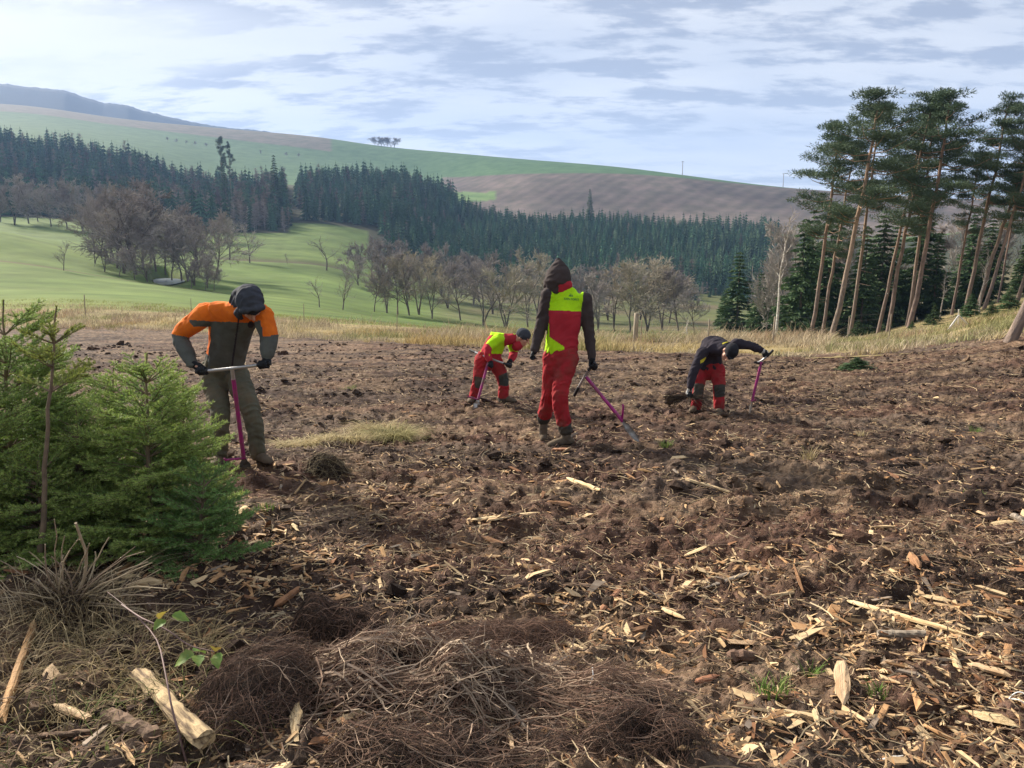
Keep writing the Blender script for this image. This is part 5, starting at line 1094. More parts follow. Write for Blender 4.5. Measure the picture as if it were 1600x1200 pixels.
def loft(P, R, wide=None, sides=16, flat=1.0):
    """closed tapered tube through P; R = radii or (wide, thin) pairs; `wide` = direction of the wide axis"""
    P = np.asarray(P, float); k = len(P); R = np.asarray(R, float); R = np.stack([R, R], 1) if R.ndim == 1 else R
    T = norm(np.gradient(P, axis=0)); V = []
    w = np.asarray(wide if wide is not None else (1., .02, .03), float)
    th = np.arange(sides) * 2 * math.pi / sides
    ext = [(P[0] - T[0] * R[0].min() * .8, R[0] * .55, T[0])] + [(P[i], R[i], T[i]) for i in range(k)] + [(P[-1] + T[-1] * R[-1].min() * .8, R[-1] * .55, T[-1])]
    for p, rr, t in ext:
        a = w - t * w.dot(t)
        if np.linalg.norm(a) < .05: a = np.array([0, 1., 0]) - t * t[1]
        a = a / np.linalg.norm(a); b = np.cross(t, a)
        V.append(p + rr[0] * np.cos(th)[:, None] * a + rr[1] * np.sin(th)[:, None] * b)
    V = np.concatenate(V); n = len(ext); idx = np.arange(n * sides).reshape(n, sides); A = idx[:-1]; B = idx[1:]
    F = np.stack([A, np.roll(A, -1, 1), np.roll(B, -1, 1), B], -1).reshape(-1, 4)
    F = np.concatenate([F[:, [0, 1, 2]], F[:, [0, 2, 3]]]); i = np.arange(1, sides - 1)
    F = np.concatenate([F, np.stack([0 * i, i + 1, i], 1), (n - 1) * sides + np.stack([0 * i, i, i + 1], 1)])
    return V, F
def ball(c, r3, axes=None, lat=10, lon=16):
    th = np.linspace(0, math.pi, lat)[:, None]; ph = (np.arange(lon) * 2 * math.pi / lon)[None]
    V = np.stack([np.sin(th) * np.cos(ph), np.sin(th) * np.sin(ph), np.cos(th) + 0 * ph], -1).reshape(-1, 3) * np.asarray(r3)
    if axes is not None: V = V @ np.asarray(axes)
    i = np.arange(lat * lon).reshape(lat, lon); a, b = i[:-1], i[1:]
    F = np.stack([a, b, np.roll(b, -1, 1), np.roll(a, -1, 1)], -1).reshape(-1, 4); F = np.concatenate([F[:, [0, 1, 2]], F[:, [0, 2, 3]]])
    return V + np.asarray(c), F
def fuse(name, prims, voxel, parent, mats, rule=None, smooth=4, wr=0.0, wf=9.0, seed=0, origin=None):
    """weld overlapping volumes into one skin, relax it, add folds, colour faces by rule(P, N) -> material index"""
    mb = MB()
    for V, F in prims: mb.put(V, F)
    tmp = mb.build('tmp', None)
    m = tmp.modifiers.new('r', 'REMESH'); m.mode = 'VOXEL'; m.voxel_size = voxel; m.use_smooth_shade = True
    s = tmp.modifiers.new('s', 'SMOOTH'); s.factor = .5; s.iterations = smooth
    dg = bpy.context.evaluated_depsgraph_get(); me = bpy.data.meshes.new_from_object(tmp.evaluated_get(dg)); bpy.data.objects.remove(tmp)
    me.name = name; n = len(me.vertices); co = np.zeros(n * 3, np.float32); me.vertices.foreach_get('co', co); co = co.reshape(-1, 3).astype(float)
    nr = np.zeros(n * 3, np.float32); me.vertex_normals.foreach_get('vector', nr); nr = nr.reshape(-1, 3)
    if wr:
        a_ = co[:, 0] * wf + co[:, 2] * wf * .55; b_ = co[:, 2] * wf * .9 - co[:, 0] * wf * .5 + co[:, 1] * wf * .8
        a_ = a_ + 1.2 * vnoise(co[:, 0] * 7 + co[:, 1] * 5, co[:, 2] * 7, seed + 9); b_ = b_ + 1.2 * vnoise(co[:, 2] * 6 + 4, co[:, 0] * 6 - co[:, 1] * 5, seed + 12)
        w = .45 * fbm(a_, b_, 2, seed) + .25 - np.abs(fbm(a_ * .7 + 7, b_ * 1.6, 2, seed + 5)) * 1.2
        co = co + nr * (w * wr)[:, None]
    f = np.zeros(len(me.polygons) * 3, np.float32); me.polygons.foreach_get('center', f); fc = f.reshape(-1, 3).astype(float); me.polygons.foreach_get('normal', f); fn = f.reshape(-1, 3)
    for q in mats: me.materials.append(q)
    if rule is not None: me.polygons.foreach_set('material_index', np.asarray(rule(fc, fn), np.int32))
    o0 = np.zeros(3) if origin is None else np.asarray(origin)
    me.vertices.foreach_set('co', (co - o0).astype(np.float32).ravel()); me.polygons.foreach_set('use_smooth', np.ones(len(me.polygons), bool)); me.update()
    o = bpy.data.objects.new(name, me); COL.objects.link(o); o.parent = parent; return o
def near_t(Pq, C):
    """distance to polyline C and parameter 0..1 along it"""
    C = np.asarray(C, float); best = np.full(len(Pq), 9e9); tt = np.zeros(len(Pq)); ln = np.linalg.norm(np.diff(C, axis=0), axis=1); cum = np.concatenate([[0], np.cumsum(ln)])
    for i in range(len(C) - 1):
        d = C[i + 1] - C[i]; t = np.clip(((Pq - C[i]) @ d) / d.dot(d), 0, 1); q = np.linalg.norm(Pq - C[i] - t[:, None] * d, axis=1); m = q < best; best[m] = q[m]; tt[m] = (cum[i] + t[m] * ln[i]) / cum[-1]
    return best, tt
def hand(wrist, C, bar, rb=.017, arc=4.2, fr=.0115, thumb=1, open_=0.0):
    """palm, four fingers curled round an axis `bar` through C, thumb closing from the side"""
    wrist = np.asarray(wrist, float); C = np.asarray(C, float); a = norm(np.asarray(bar, float)); w = C - wrist; w = w - a * w.dot(a) * .6; w = norm(w)
    wp = norm(w - a * w.dot(a)); n = np.cross(a, wp); pr = []
    R = rb + fr + open_
    knuck = C - wp * 0.0 + n * R
    pr.append(loft([wrist, wrist * .5 + (knuck - wp * .015) * .5, knuck], [(.030, .022), (.041, .020), (.040, .016)], a, 12))
    for i, L_ in enumerate((.9, 1.0, .96, .8)):
        o_ = C + a * (i - 1.5) * .0205; th = np.linspace(0, arc * L_, 7)
        pts = [o_ + n * R * math.cos(t) + wp * R * math.sin(t) * 1.1 for t in th]
        pr.append(loft(pts, np.linspace(fr * 1.08, fr * .82, 7), a, 8))
    s = a * thumb; o_ = C - a * .0
    pts = [wrist * .45 + knuck * .55 + s * .035, o_ - wp * R * .9 + s * .04, o_ - n * R * .9 - wp * R * .3 + s * .03, o_ - n * R * 1.05 + wp * R * .5 + s * .018]
    pr.append(loft(pts, [fr * 1.35, fr * 1.25, fr * 1.1, fr * .85], a, 8))
    return pr
def head_prims(c, fw, up, s=1.0):
    fw = norm(np.asarray(fw, float)); up = np.asarray(up, float); up = norm(up - fw * up.dot(fw)); rt = np.cross(fw, up); A = np.array([rt, fw, up])
    L = lambda x, y, z: c + (rt * x + fw * y + up * z) * s
    pr = [ball(L(0, -.008, .03), np.array([.074, .094, .088]) * s, A), ball(L(0, .025, -.045), np.array([.056, .062, .065]) * s, A), ball(L(0, .058, -.088), np.array([.026, .024, .020]) * s, A),
          loft([L(0, .086, .012), L(0, .104, -.018), L(0, .112, -.036)], np.array([.009, .012, .015]) * s, rt, 8), loft([L(-.04, .078, .022), L(0, .088, .024), L(.04, .078, .022)], np.array([.010, .011, .010]) * s, up, 8), loft([L(-.02, .083, -.064), L(0, .090, -.064), L(.02, .083, -.064)], np.array([.007, .009, .007]) * s, up, 8)]
    for sg in (-1, 1): pr += [ball(L(sg * .076, -.01, -.005), np.array([.012, .020, .032]) * s, A, 7, 10), ball(L(sg * .042, .06, -.025), np.array([.022, .022, .022]) * s, A, 7, 10)]
    return pr, L, A
def foot(ankle, toe, gzv):
    """boot from ankle to toe tip, resting on ground height gzv"""
    ankle = np.asarray(ankle, float); toe = np.asarray(toe, float); d = toe - ankle; d[2] = 0; L_ = np.linalg.norm(d); d = d / L_; side = np.cross(d, [0, 0, 1.]); g = gzv
    def at(f, z): q = ankle + d * f; return np.array([q[0], q[1], g + z])
    l = .20
    return [loft([at(-.065, .045), at(.0, .052), at(.09, .046), at(.16, .036), at(l, .030)], [(.040, .044), (.043, .05), (.048, .044), (.048, .034), (.036, .026)], side, 14),
            loft([at(0, .06), at(-.005, .13), np.array([ankle[0], ankle[1], max(ankle[2], g + .13)]) + [0, 0, .07]], [(.048, .054), (.05, .056), (.052, .058)], side, 14)]
class J(dict):
    __getattr__ = dict.__getitem__
def joints(Y0, d): return J({k: pix(v[0], v[1], Y0 + v[2]) for k, v in d.items()})
def person(j, o, seed, torso_w=.19, torso_d=.135, sleeves=True, hoods=None):
    """j: joints; o: dict of looks. Returns the Empty with body, clothes, gloves and boots as its children"""
    gA = gz(j.lank[0], j.lank[1]); gB = gz(j.rank[0], j.rank[1])
    root = (j.lank + j.rank) / 2; root[2] = min(gA, gB); e = empty('person', root)
    sh = norm(j.rsh - j.lsh); hipw = norm(j.rhip - j.lhip); mid = (j.lsh + j.rsh) / 2; pel = (j.lhip + j.rhip) / 2
    spine = [pel, pel * .62 + mid * .38 + o.get('belly', np.zeros(3)), pel * .25 + mid * .75 + o.get('back', np.zeros(3)), mid]
    hp, L, A = head_prims(j.head, o['fw'], o['up'], o.get('hs', 1.0))
    neckp = [mid, mid * .5 + j.head * .5, j.head]
    sw = np.linalg.norm(j.rsh - j.lsh) * .5
    TR = lambda k: [(.165 * k, .125 * k), (.160 * k, .125 * k), (.185 * k, .135 * k), (max(sw * .8, .12) * k, .085 * k)]
    arms = [[j.lsh, j.lelb, j.lwri], [j.rsh, j.relb, j.rwri]]; legs = [[j.lhip, j.lkne, j.lank], [j.rhip, j.rkne, j.rank]]
    def limb(C, R, n=3):
        C = np.asarray(C); t = np.linspace(0, 2, 9); Q = np.array([C[int(min(x, 1.999))] * (1 - (x - int(min(x, 1.999)))) + C[int(min(x, 1.999)) + 1] * (x - int(min(x, 1.999))) for x in t])
        Q[3:6] = (Q[2:5] + Q[3:6] * 2 + Q[4:7]) / 4
        return loft(Q, np.interp(t, np.linspace(0, 2, len(R)), R), None, 14)
    # body: one continuous skin under the clothes
    body = hp + [loft(neckp, [.062, .056, .06], sh), loft(spine, TR(.86), sh * .5 + hipw * .5)]
    for C in arms: body.append(limb(C, [.048, .043, .036, .034, .027]))
    for C in legs: body.append(limb(C, [.078, .068, .052, .048, .036]))
    for w, h in ((j.lwri, j.lhand), (j.rwri, j.rhand)): body.append(loft([w, (w + h) / 2], [.014, .014], None, 8))
    for a, t, g in ((j.lank, j.ltoe, gA), (j.rank, j.rtoe, gB)): body.append(loft([a, np.array([a[0], a[1], g + .06]), np.array([a[0], a[1], g + .05]) * .3 + np.array([t[0], t[1], g + .03]) * .7], [.036, .034, .026], None, 8))
    def brule(P, N):
        return np.zeros(len(P), int)
    b = fuse('body', body, .0075, e, [M['skin']], brule, 2, 0, seed=seed, origin=root)
    for sg in (-1, 1):
        V, F = ball(L(sg * .032, .074, .004), np.array([.012, .010, .010]) * o.get('hs', 1.0), A, 7, 10); mk('eye', V - root, F, M['eye'], e, smooth=True)
    # trousers
    tr = [loft([pel + (mid - pel) * .16, pel, pel - norm(mid - pel) * .02 + [0, 0, -.07]], [(.165, .125), (.175, .14), (.14, .12)], hipw, 18)]
    for C in legs: tr.append(limb([C[0], C[1], C[2]], o.get('legr', [.112, .100, .080, .078, .070])))
    fuse('trousers', tr, .009, e, o['tmats'], o.get('trule'), 3, .020, 11, seed + 1, root)
    # jacket
    jk = [loft([pel + (mid - pel) * .06] + spine[1:], TR(1.06), sh * .6 + hipw * .4, 18), loft([mid - (neckp[1] - mid) * .3, mid * .6 + neckp[1] * .4, neckp[1]], [(.15, .085), (.115, .08), (.085, .074)], sh, 16)]
    for C in arms: jk.append(limb(C, o.get('armr', [.078, .070, .060, .056, .045]))); jk.append(ball(C[0], (.082, .08, .08)))
    jo = fuse('jacket', jk, .009, e, o['jmats'], o.get('jrule'), 3, .016, 9, seed + 2, root)
    # boots and gloves
    for a, t, g in ((j.lank, j.ltoe, gA), (j.rank, j.rtoe, gB)):
        fuse('boot', foot(a, t, g), .008, e, [M['boot'], M['sole']], lambda P, N, g=g: (P[:, 2] < g + .022).astype(int), 2, .003, 20, seed + 3, root)
    for k, (w, h) in enumerate(((j.lwri, j.lhand), (j.rwri, j.rhand))):
        bar, rb, arc, op = o['grip'][k]
        fuse('glove', hand(w, h, bar, rb, arc, .0125, 1 if k else -1, op) + [loft([w - norm(h - w) * .03, w + norm(h - w) * .02], [.034, .036], None, 12)], .005, e, o.get('gmats', [M['glove']]), o.get('grule'), 2, 0, seed=seed, origin=root)
    return e, L, A, jo, root, fuse
def shell(name, prims, e, mats, root, voxel=.008, rule=None, smooth=4, wr=.004, seed=0): return fuse(name, prims, voxel, e, mats, rule, smooth, wr, 12, seed, root)

# ---- planting spade: tube T-handle, painted shaft, foot peg, hollow blade
M['steel'] = mat('steel', (.45, .45, .46), (.33, .33, .34), scale=8, rough=.38, metal=.75); M['magenta'] = mat('magenta_paint', (.33, .015, .17), (.25, .012, .13), scale=10, rough=.4, spec=.4, c3=(.13, .07, .06), s3=13); M['rubber'] = mat('rubber', (.02, .02, .022), rough=.6)
M['dirty_steel'] = mat('dirty_steel', (.30, .29, .28), (.09, .065, .05), scale=14, rough=.5, metal=.45)
def spade(h1, h2, top, neck, peg, tip, side, label, grey=.12, blade_mat='dirty_steel', curved=.02, bw=.055):
    """h1-h2 handle ends, top = shaft top, neck = shaft foot, peg = end of the foot rest, tip = blade tip, side = blade width direction"""
    h1, h2, top, neck, peg, tip = [np.asarray(x, float) for x in (h1, h2, top, neck, peg, tip)]; e = empty('planting_spade', tip); R = lambda P: np.asarray(P) - tip
    c = (h1 + h2) / 2; t = np.linspace(0, 1, 9)[:, None]; C = (1 - t) ** 2 * h1 + 2 * t * (1 - t) * (2 * top - c) + t * t * h2; C = C * .7 + ((1 - t) * h1 + t * h2) * .3
    tm = C[4]; mb = MB(); tube_mesh(mb, R(C), .0145, 10); hd = mb.build('handle', M['steel'], e, True)
    for s_ in (0, -1):
        d = norm(C[1] - C[0]) if s_ == 0 else norm(C[-2] - C[-1]); mb = MB(); tube_mesh(mb, R([C[s_] - d * .012, C[s_] + d * .11]), .0175, 10); mb.build('grip', M['rubber'], hd, True)
    ax = neck - tm; mb = MB(); tube_mesh(mb, R([tm, tm + ax * grey]), .016, 10); mb.build('collar', M['steel'], e, True)
    mb = MB(); tube_mesh(mb, R([tm + ax * grey * .95, neck]), [.0185, .0185], 12); mb.build('shaft', M['magenta'], e, True)
    pd = peg - neck; mb = MB(); tube_mesh(mb, R([neck - pd * .1, neck + pd * .75, peg, peg + norm(ax) * -.02]), [.011, .011, .011, .009], 8); mb.build('foot_rest', M['magenta'], e, True)
    s = norm(np.asarray(side, float)); bd = tip - neck; bd_ = norm(bd); s = norm(s - bd_ * s.dot(bd_)); n = np.cross(s, bd_); rows_ = []
    for f, w in ((-.06, .35), (.12, .55), (.25, 1.0), (.7, 1.0), (.88, .8), (1.0, .18)):
        row = []
        for th in np.linspace(-1.1, 1.1, 9): row.append(neck + bd * f + s * math.sin(th) * bw * w + n * (math.cos(th) - .45) * bw * w * .8)
        rows_.append(row)
    V = np.array(rows_); V2 = V + n * .004; k = V.shape[0]; idx = np.arange(k * 9).reshape(k, 9); q = np.stack([idx[:-1, :-1], idx[:-1, 1:], idx[1:, 1:], idx[1:, :-1]], -1).reshape(-1, 4)
    rim = []
    loop = list(idx[0]) + list(idx[1:, -1]) + list(idx[-1, ::-1][1:]) + list(idx[::-1, 0][1:-1])
    for a_, b_ in zip(loop, loop[1:] + loop[:1]): rim.append([a_, a_ + k * 9, b_ + k * 9, b_])
    mk('blade', np.concatenate([R(V.reshape(-1, 3)), R(V2.reshape(-1, 3))]), [np.concatenate([q, q[:, ::-1] + k * 9, np.array(rim)])], M[blade_mat], e, smooth=False)
    return tag(e, label, 'spade')

Yv = np.array([0, 1., 0]); Zv = np.array([0, 0, 1.])
# ================= worker in orange (left), pressing the spade in
j = joints(6.9, dict(lhip=(331, 579, .14), rhip=(365, 579, .10), lkne=(346, 648, -.12), rkne=(394, 642, -.1), lank=(343, 716, .02), rank=(403, 708, .0), ltoe=(333, 735, -.22), rtoe=(428, 728, -.17), lsh=(324, 488, -.30), rsh=(410, 491, -.42), lelb=(278, 523, -.14), relb=(421, 526, -.42), lwri=(300, 568, -.33), rwri=(417, 557, -.47), lhand=(317, 579, -.39), rhand=(412, 569, -.51), head=(391, 478, -.54)))
hA1, hA2 = pix(308, 581, 6.50), pix(421, 568, 6.38)
bar = hA2 - hA1
def a_jr(P, N):
    u, v = unpix(P); r_ = np.ones(len(P), int)
    r_[v < 503 + .04 * (u - 365)] = 0
    r_[(u < 330 - (v - 515) * .1) & (v > 510) & (v < 556 - (326 - u) * 1.2)] = 0
    dl, tl = near_t(P, [j.lsh, j.lelb, j.lwri]); dr, trr = near_t(P, [j.rsh, j.relb, j.rwri])
    al = (dl < .098) & (tl > .18); ar = (dr < .098) & (trr > .12)
    r_[al] = np.where(tl[al] < .56, 0, 1); r_[ar] = np.where((trr[ar] < .52) & (u[ar] > 404 + (v[ar] - 487) * .2), 0, 1)
    r_[(np.abs(u - 372 + (v - 505) * .14) < 1.4) & (v > 495) & (P[:, 1] < 6.85) & ~al & ~ar] = 2
    r_[((u - 392) ** 2 + (v - 507) ** 2 < 26) & (P[:, 1] < 6.8) & ~ar] = 2
    return r_
e, L, A, jo, root, _ = person(j, dict(fw=(.40, -.40, -.86), up=(.30, -.62, .65), belly=np.array([0, .03, .02]), back=np.array([-.01, .04, .05]), tmats=[M['olive']], armr=[.095, .088, .076, .068, .052], legr=[.118, .104, .084, .078, .068], jmats=[M['orange'], M['slate'], M['black']], jrule=a_jr, grip=[(bar, .016, 4.4, 0), (bar, .016, 4.4, 0)]), 11)
hoodP = [ball(L(0, -.035, .045), np.array([.115, .13, .118]), A), ball(L(0, -.04, .13), np.array([.05, .07, .045]), A), loft([L(0, -.10, .0), L(0, -.10, -.08), L(0, -.075, -.15)], [(.10, .07), (.115, .075), (.13, .09)], A[0], 14), loft([L(-.095, .02, -.02), L(-.09, .0, -.10), L(-.06, .0, -.16)], [.03, .034, .036], None, 10), loft([L(.095, .02, -.02), L(.09, .0, -.10), L(.06, .0, -.16)], [.03, .034, .036], None, 10)]
hoodP.append(loft([L(-.085, .045, .03), L(-.06, .075, .085), L(0, .085, .105), L(.06, .075, .085), L(.085, .045, .03)], [.026, .03, .032, .03, .026], None, 10))
hoodP.append(loft([L(0, -.07, .10), L(-.01, -.13, .02), L(-.02, -.15, -.07), L(-.02, -.13, -.14)], [(.07, .05), (.10, .06), (.13, .07), (.145, .075)], A[0], 14))
shell('hood', hoodP, e, [M['navy']], root, seed=3, wr=.014)
shell('beanie', [ball(L(0, .0, .055), np.array([.084, .104, .075]), A), loft([L(-.06, .07, .045), L(0, .10, .045), L(.06, .07, .045)], [.016, .018, .016], None, 10)], e, [M['beanie']], root, seed=4)
tag(e, 'person in orange and grey jacket with dark hood bending over a spade', 'person', None)
spade(hA1, hA2, pix(362, 576, 6.43), pix(381, 716, 6.72), pix(351, 719, 6.66), pix(386, 752, 6.78), (1, .1, 0), 'magenta planting spade pressed into the soil by the orange-clad worker')
# ================= walking worker seen from behind
j = joints(8.05, dict(lhip=(864, 556, .05), rhip=(888, 557, .03), lkne=(860, 613, .12), rkne=(873, 618, -.06), lank=(849, 655, .48), rank=(884, 672, .05), ltoe=(848, 668, .75), rtoe=(862, 690, -.02), lsh=(857, 461, 0), rsh=(913, 468, .0), lelb=(844, 514, .02), relb=(921, 521, .02), lwri=(835, 547, -.05), rwri=(925, 559, -.04), lhand=(833, 558, -.07), rhand=(927, 571, -.06), head=(872, 434, .03)))
def b_jr(P, N):
    u, v = unpix(P); r_ = np.zeros(len(P), int)
    up_ = (v < 484 + (u - 855) * .055) & (u > 855 - (v - 455) * .05) & (u < 916); r_[up_] = 1
    r_[(u < np.minimum(858 + np.maximum(0, v - 526) * 1.5, 882)) & (v > 505)] = 1
    dl, tl = near_t(P, [j.lsh, j.lelb, j.lwri]); dr, trr = near_t(P, [j.rsh, j.relb, j.rwri]); hw = norm(j.rsh - j.lsh); md = (j.lsh + j.rsh) / 2
    lat = (P - md) @ hw
    r_[(dl < .1) & (lat < -.165 + .0 * v)] = 2; r_[(dr < .1) & (lat > .165)] = 2
    r_[(dl < .085) & (tl > .35)] = 2; r_[(dr < .085) & (trr > .35)] = 2
    r_[(v < 445)] = 0
    return r_
def red_rule(knees, back=False, cuffs=True):
    def f(P, N):
        r_ = np.zeros(len(P), int)
        for C in knees:
            d, t = near_t(P, C)
            if not back: r_[(d < .12) & (t > .40) & (t < .62) & (((P - C[1]) @ knees_dir) > -.01)] = 1
            r_[(d < .12) & (t > .90)] = 1 if cuffs else 0
        return r_
    return f
knees_dir = np.array([0, -1., 0])
LB = [[j.lhip, j.lkne, j.lank], [j.rhip, j.rkne, j.rank]]
e, L, A, jo, root, _ = person(j, dict(fw=(-.22, .95, -.12), up=(0, .1, 1), tmats=[M['red'], M['pad']], trule=red_rule(LB, True), jmats=[M['vest_red'], M['lime'], M['brown_sleeve']], jrule=b_jr, grip=[((.2, 1, -.1), .007, 3.4, .0), ((.5, .6, -.6), .017, 4.4, 0)], legr=[.115, .102, .086, .084, .078]), 21)
hoodP = [loft([L(.0, -.0, .165), L(.0, -.01, .13), L(0, -.012, .07), L(-.0, -.005, .0), L(-.01, .0, -.06), L(-.015, .0, -.085)], [(.045, .05), (.082, .09), (.118, .125), (.136, .14), (.140, .135), (.125, .11)], A[0], 20), loft([L(-.06, .07, -.02), L(-.07, .09, -.08), L(-.05, .07, -.12)], [.07, .07, .05], None, 12)]
shell('hood', hoodP, e, [M['brown_sleeve']], root, seed=5, wr=.012)
shell('collar', [loft([L(.035, -.035, -.088), L(.04, -.032, -.056)], [(.108, .098), (.104, .096)], A[0], 16)], e, [M['vest_red']], root, seed=6, smooth=2)
# print on the back of the vest, wrapped onto the cloth
me = jo.data; bv = BVHTree.FromPolygons([v.co + Vector(root) for v in me.vertices], [tuple(p.vertices) for p in me.polygons])
def wrap(V2, F, cu, cv, wpx, name, mt):
    V2 = np.asarray(V2, float); out_ = []
    for x, y in V2:
        u = cu + x * wpx; v = cv - y * wpx + x * wpx * .07; q = pix(u, v, 8.0); o_ = np.array([0, 0, CAMZ]); d = norm(q - o_)
        h = bv.ray_cast(Vector(o_), Vector(d))
        out_.append(np.array(h[0]) - d * .004 if h[0] is not None else q)
    me2 = bpy.data.meshes.new(name); me2.from_pydata([tuple(x - root) for x in out_], [], F); me2.materials.append(M[mt]); o = bpy.data.objects.new(name, me2); COL.objects.link(o); o.parent = e; return o
cu_ = bpy.data.curves.new('t', 'FONT'); cu_.body = 'IDEN FORST'; cu_.size = 1.0; cu_.align_x = 'CENTER'; cu_.offset = .012; cu_.resolution_u = 3
to = bpy.data.objects.new('t', cu_); COL.objects.link(to); dg = bpy.context.evaluated_depsgraph_get(); tm = bpy.data.meshes.new_from_object(to.evaluated_get(dg)); bpy.data.objects.remove(to)
wid = max(v.co.x for v in tm.vertices) * 2
wrap([(v.co.x / wid, v.co.y / wid * 1.05) for v in tm.vertices], [tuple(p.vertices) for p in tm.polygons], 893, 469.0, 24, 'print_lettering', 'logo')
tv_, tf_ = [], []
for cx_, w_, h_ in ((-.55, .45, .75), (0, .55, 1.25), (.55, .42, .8)):
    b_ = len(tv_); tv_ += [(cx_ - w_ / 2, 0), (cx_ + w_ / 2, 0), (cx_, h_)]; tf_.append((b_, b_ + 1, b_ + 2))
wrap(tv_, tf_, 892, 463.2, 4.4, 'print_emblem', 'logo')
tag(e, 'person in red and lime vest with brown hood walking away', 'person')
hB = pix(917, 586, 7.98)
spade(pix(929, 568, 7.95), pix(898, 617, 8.15), pix(915, 585, 8.03), pix(972, 657, 7.86), pix(974, 634, 7.8), pix(998, 690, 7.78), (.75, .2, .55), 'magenta planting spade carried by the walking worker', grey=.02, bw=.036)
# ================= worker bent over on the left of the walker
j = joints(11.0, dict(lhip=(754, 560, -.08), rhip=(771, 558, .10), lkne=(748, 594, -.1), rkne=(787, 595, .05), lank=(739, 626, 0), rank=(786, 628, .08), ltoe=(734, 636, -.2), rtoe=(803, 640, 0), lsh=(779, 529, -.16), rsh=(800, 532, .17), lelb=(760, 545, -.30), relb=(803, 552, .15), lwri=(765, 563, -.32), rwri=(798, 563, .02), lhand=(767, 570, -.33), rhand=(795, 570, -.06), head=(817, 528, -.03)))
def c_jr(P, N):
    u, v = unpix(P); r_ = np.zeros(len(P), int)
    r_[(v < 523 + (u - 790) * -.02) & (u > 762)] = 1
    r_[(u > 764) & (u < 797) & (v > 534) & (v < 553)] = 1
    r_[(u < 752)] = 1
    r_[(u > 788) & (u < 802)] = 0
    dl, tl = near_t(P, [j.lsh, j.lelb, j.lwri]); dr, trr = near_t(P, [j.rsh, j.relb, j.rwri])
    a_ = (dl < .085); r_[a_] = np.where(tl[a_] < .50, 1, 0); a_ = (dr < .085) & (trr > .15); r_[a_] = np.where((trr[a_] < .48), 1, 0)
    r_[(dl < .085) & (tl > .80) & (tl < .86) & (N[:, 0] < .5) & (u > 764)] = 2
    return r_
knees_dir = np.array([.75, -.66, 0]); LC = [[j.lhip, j.lkne, j.lank], [j.rhip, j.rkne, j.rank]]
e, L, A, jo, root, _ = person(j, dict(fw=(.86, -.35, -.42), up=(.45, -.1, .85), tmats=[M['red'], M['pad']], trule=red_rule(LC), jmats=[M['vest_red'], M['lime'], M['yellow']], jrule=c_jr, grip=[((.6, -.1, -.35), .016, 4.4, 0), ((.6, .3, -.35), .016, 4.4, 0)], back=np.array([-.05, 0, .06]), belly=np.array([-.02, 0, .03])), 31)
shell('beanie', [ball(L(0, -.012, .05), np.array([.094, .112, .092]), A), loft([L(-.085, .0, .015), L(0, -.095, .0), L(.085, .0, .015)], [.018, .02, .018], None, 10)], e, [M['navy']], root, seed=7)
shell('collar', [loft([L(0, -.03, -.15), L(0, -.01, -.095)], [(.085, .078), (.075, .07)], A[0], 16)], e, [M['vest_red']], root, seed=8, smooth=2)
tag(e, 'person in lime and red jacket and dark beanie stooping over a spade', 'person')
spade(pix(735, 547, 11.05), pix(798, 571, 10.72), pix(764, 560, 10.75), pix(747, 624, 10.62), pix(731, 620, 10.5), pix(740, 652, 10.55), (1, -.2, .2), 'magenta planting spade with shiny blade held by the stooping lime-clad worker', grey=.12, blade_mat='steel')
# ================= worker in black jacket bent low
j = joints(10.5, dict(lhip=(1094, 572, .18), rhip=(1120, 574, .12), lkne=(1091, 607, .05), rkne=(1124, 609, .0), lank=(1086, 644, .12), rank=(1123, 644, .06), ltoe=(1078, 656, -.1), rtoe=(1124, 657, -.15), lsh=(1098, 551, -.28), rsh=(1150, 538, -.22), lelb=(1083, 582, -.34), relb=(1174, 540, -.22), lwri=(1078, 605, -.38), rwri=(1190, 547, -.20), lhand=(1078, 617, -.40), rhand=(1196, 554, -.18), head=(1139, 551, -.42)))
def d_jr(P, N):
    u, v = unpix(P); r_ = np.zeros(len(P), int)
    r_[(((u - 1099) * .5 + (v - 563) * .85) ** 2 < 4) & (np.abs(u - 1099) < 4.5) & (np.abs(v - 564) < 6) & (P[:, 1] < 10.3)] = 1
    r_[(np.abs(u - 1133) < 4.5) & (np.abs(v - 535.5 + (u - 1133) * .35) < 1.3)] = 1
    return r_
knees_dir = np.array([.3, -.95, 0]); LD = [[j.lhip, j.lkne, j.lank], [j.rhip, j.rkne, j.rank]]
def d_gr(P, N): return (P[:, 2] * 0 + ((np.sin(P[:, 0] * 60) + np.sin(P[:, 2] * 50)) > .2)).astype(int)
e, L, A, jo, root, _ = person(j, dict(fw=(-.30, -.62, -.72), up=(.50, -.62, .55), tmats=[M['red'], M['pad']], trule=red_rule(LD), jmats=[M['black'], M['yellow']], jrule=d_jr, gmats=[M['glove'], M['glove_white']], grule=d_gr, grip=[((1, .1, .1), .012, 4.2, 0), ((.8, -.3, .5), .016, 4.4, 0)], back=np.array([-.03, .04, .10]), belly=np.array([-.02, .05, .10])), 41)
shell('cap', [ball(L(0, -.012, .05), np.array([.094, .112, .092]), A), loft([L(-.05, .085, .04), L(0, .12, .035), L(.05, .085, .04)], [.016, .018, .016], None, 10)], e, [M['beanie']], root, seed=9)
tag(e, 'person in black jacket and red trousers bent low over the soil', 'person')
spade(pix(1180, 566, 10.35), pix(1207, 548, 10.25), pix(1189, 566, 10.32), pix(1175, 627, 10.32), pix(1180, 626, 10.15), pix(1171, 660, 10.32), (.25, 1, .1), 'magenta planting spade standing in the soil under the gloved right hand', grey=.03, bw=.045)
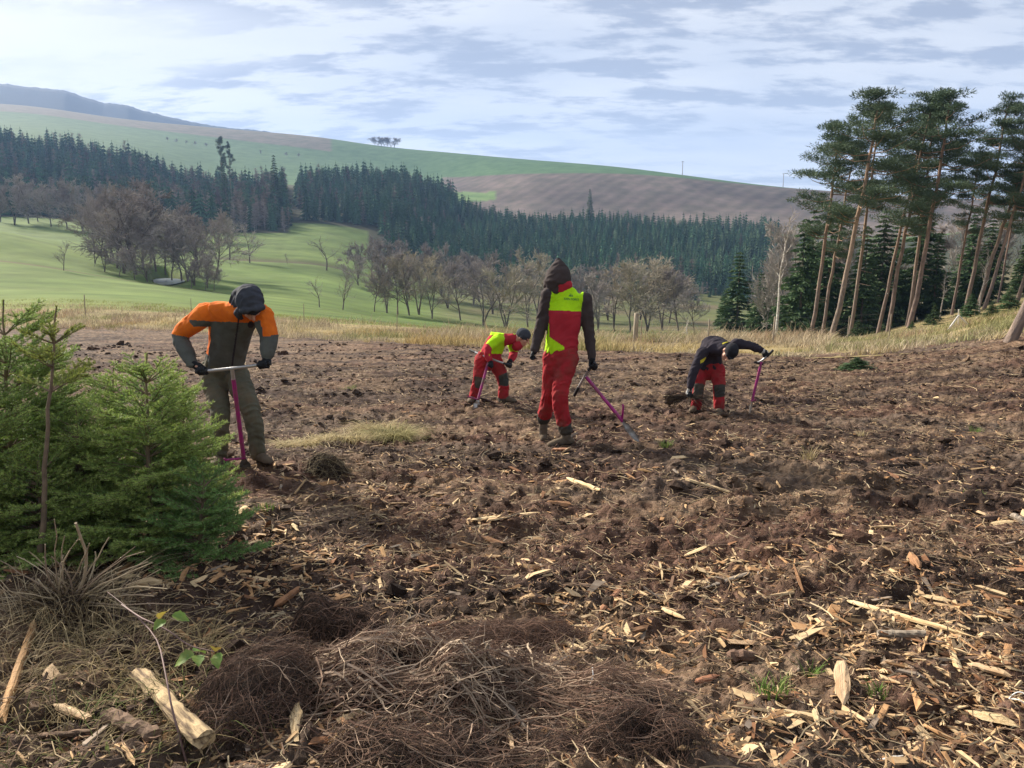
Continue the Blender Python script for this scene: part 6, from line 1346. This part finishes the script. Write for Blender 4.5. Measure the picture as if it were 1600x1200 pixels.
# seedlings in the hand
c = pix(1076, 620, 10.1); r = np.random.default_rng(77); n = 260; mb = MB()
d = norm(np.stack([-np.abs(r.normal(.9, .5, n)) * np.where(r.random(n) < .3, -.8, 1), r.normal(0, .3, n), r.normal(-.12, .16, n)], 1)); P = np.stack([c + d * t + r.normal(0, .02, (n, 3)) * t * 4 + [0, 0, -.18 * t * t] for t in (0, .1, .2, .3)], 1); V, F = tubes(P, np.full((n, 4), .0022), 3); mb.put(V - c, F, np.repeat(np.array(DRK + [(.12, .10, .07)])[r.integers(5, size=n)], 12, 0))
o = mb.build('seedling_bunch', M['root']); o.location = c; tag(o, 'bunch of dark rooted seedlings held in the low gloved hand', 'seedlings')

# ------------------------------------------------------------------ the hazy winter air
hz = bpy.data.materials.new('haze'); hz.use_nodes = True; hn = hz.node_tree; hn.nodes.clear(); ho = hn.nodes.new('ShaderNodeOutputMaterial'); pv = hn.nodes.new('ShaderNodeVolumePrincipled')
pv.inputs['Color'].default_value = (.33, .54, 1.0, 1); pv.inputs['Density'].default_value = HAZE; pv.inputs['Anisotropy'].default_value = 0.15
hn.links.new(pv.outputs[0], ho.inputs['Volume'])
zlo = float(min(Zf.min(), V_far_min)) - 30; zhi = V_far_max + 30
bxv = np.array([[x, y, z] for z in (zlo, zhi) for x, y in ((-2900, -60), (2900, -60), (2900, 3500), (-2900, 3500))], float)
o = mk('haze', bxv, BOXF, hz); tag(o, 'thin pale haze filling the valley air', 'haze', kind='stuff')

# ------------------------------------------------------------------ tell look-alikes apart by their order across the view
ORD = 'first second third fourth fifth sixth seventh eighth ninth tenth eleventh twelfth thirteenth fourteenth fifteenth sixteenth seventeenth eighteenth nineteenth twentieth'.split()
bpy.context.view_layer.update()
for g in ('leafless trees around the pond', 'leafless trees before the left wood', 'shrubby willows below the left wood', 'row of leafless trees along the lower meadow', 'olive-tinged leafless trees before the valley wood', 'skyline copse', 'roadside trees on the far hill', 'leafless shrubs between pines and valley', 'shrubs at the foot of the pond thicket'):
    os_ = sorted([o for o in SC.objects if o.parent is None and o.get('group') == g], key=lambda o: float(unpix(np.array(o.location))[0]))
    for k, o in enumerate(os_): o['label'] = o['label'] + ', ' + ORD[k] + ' from the left'
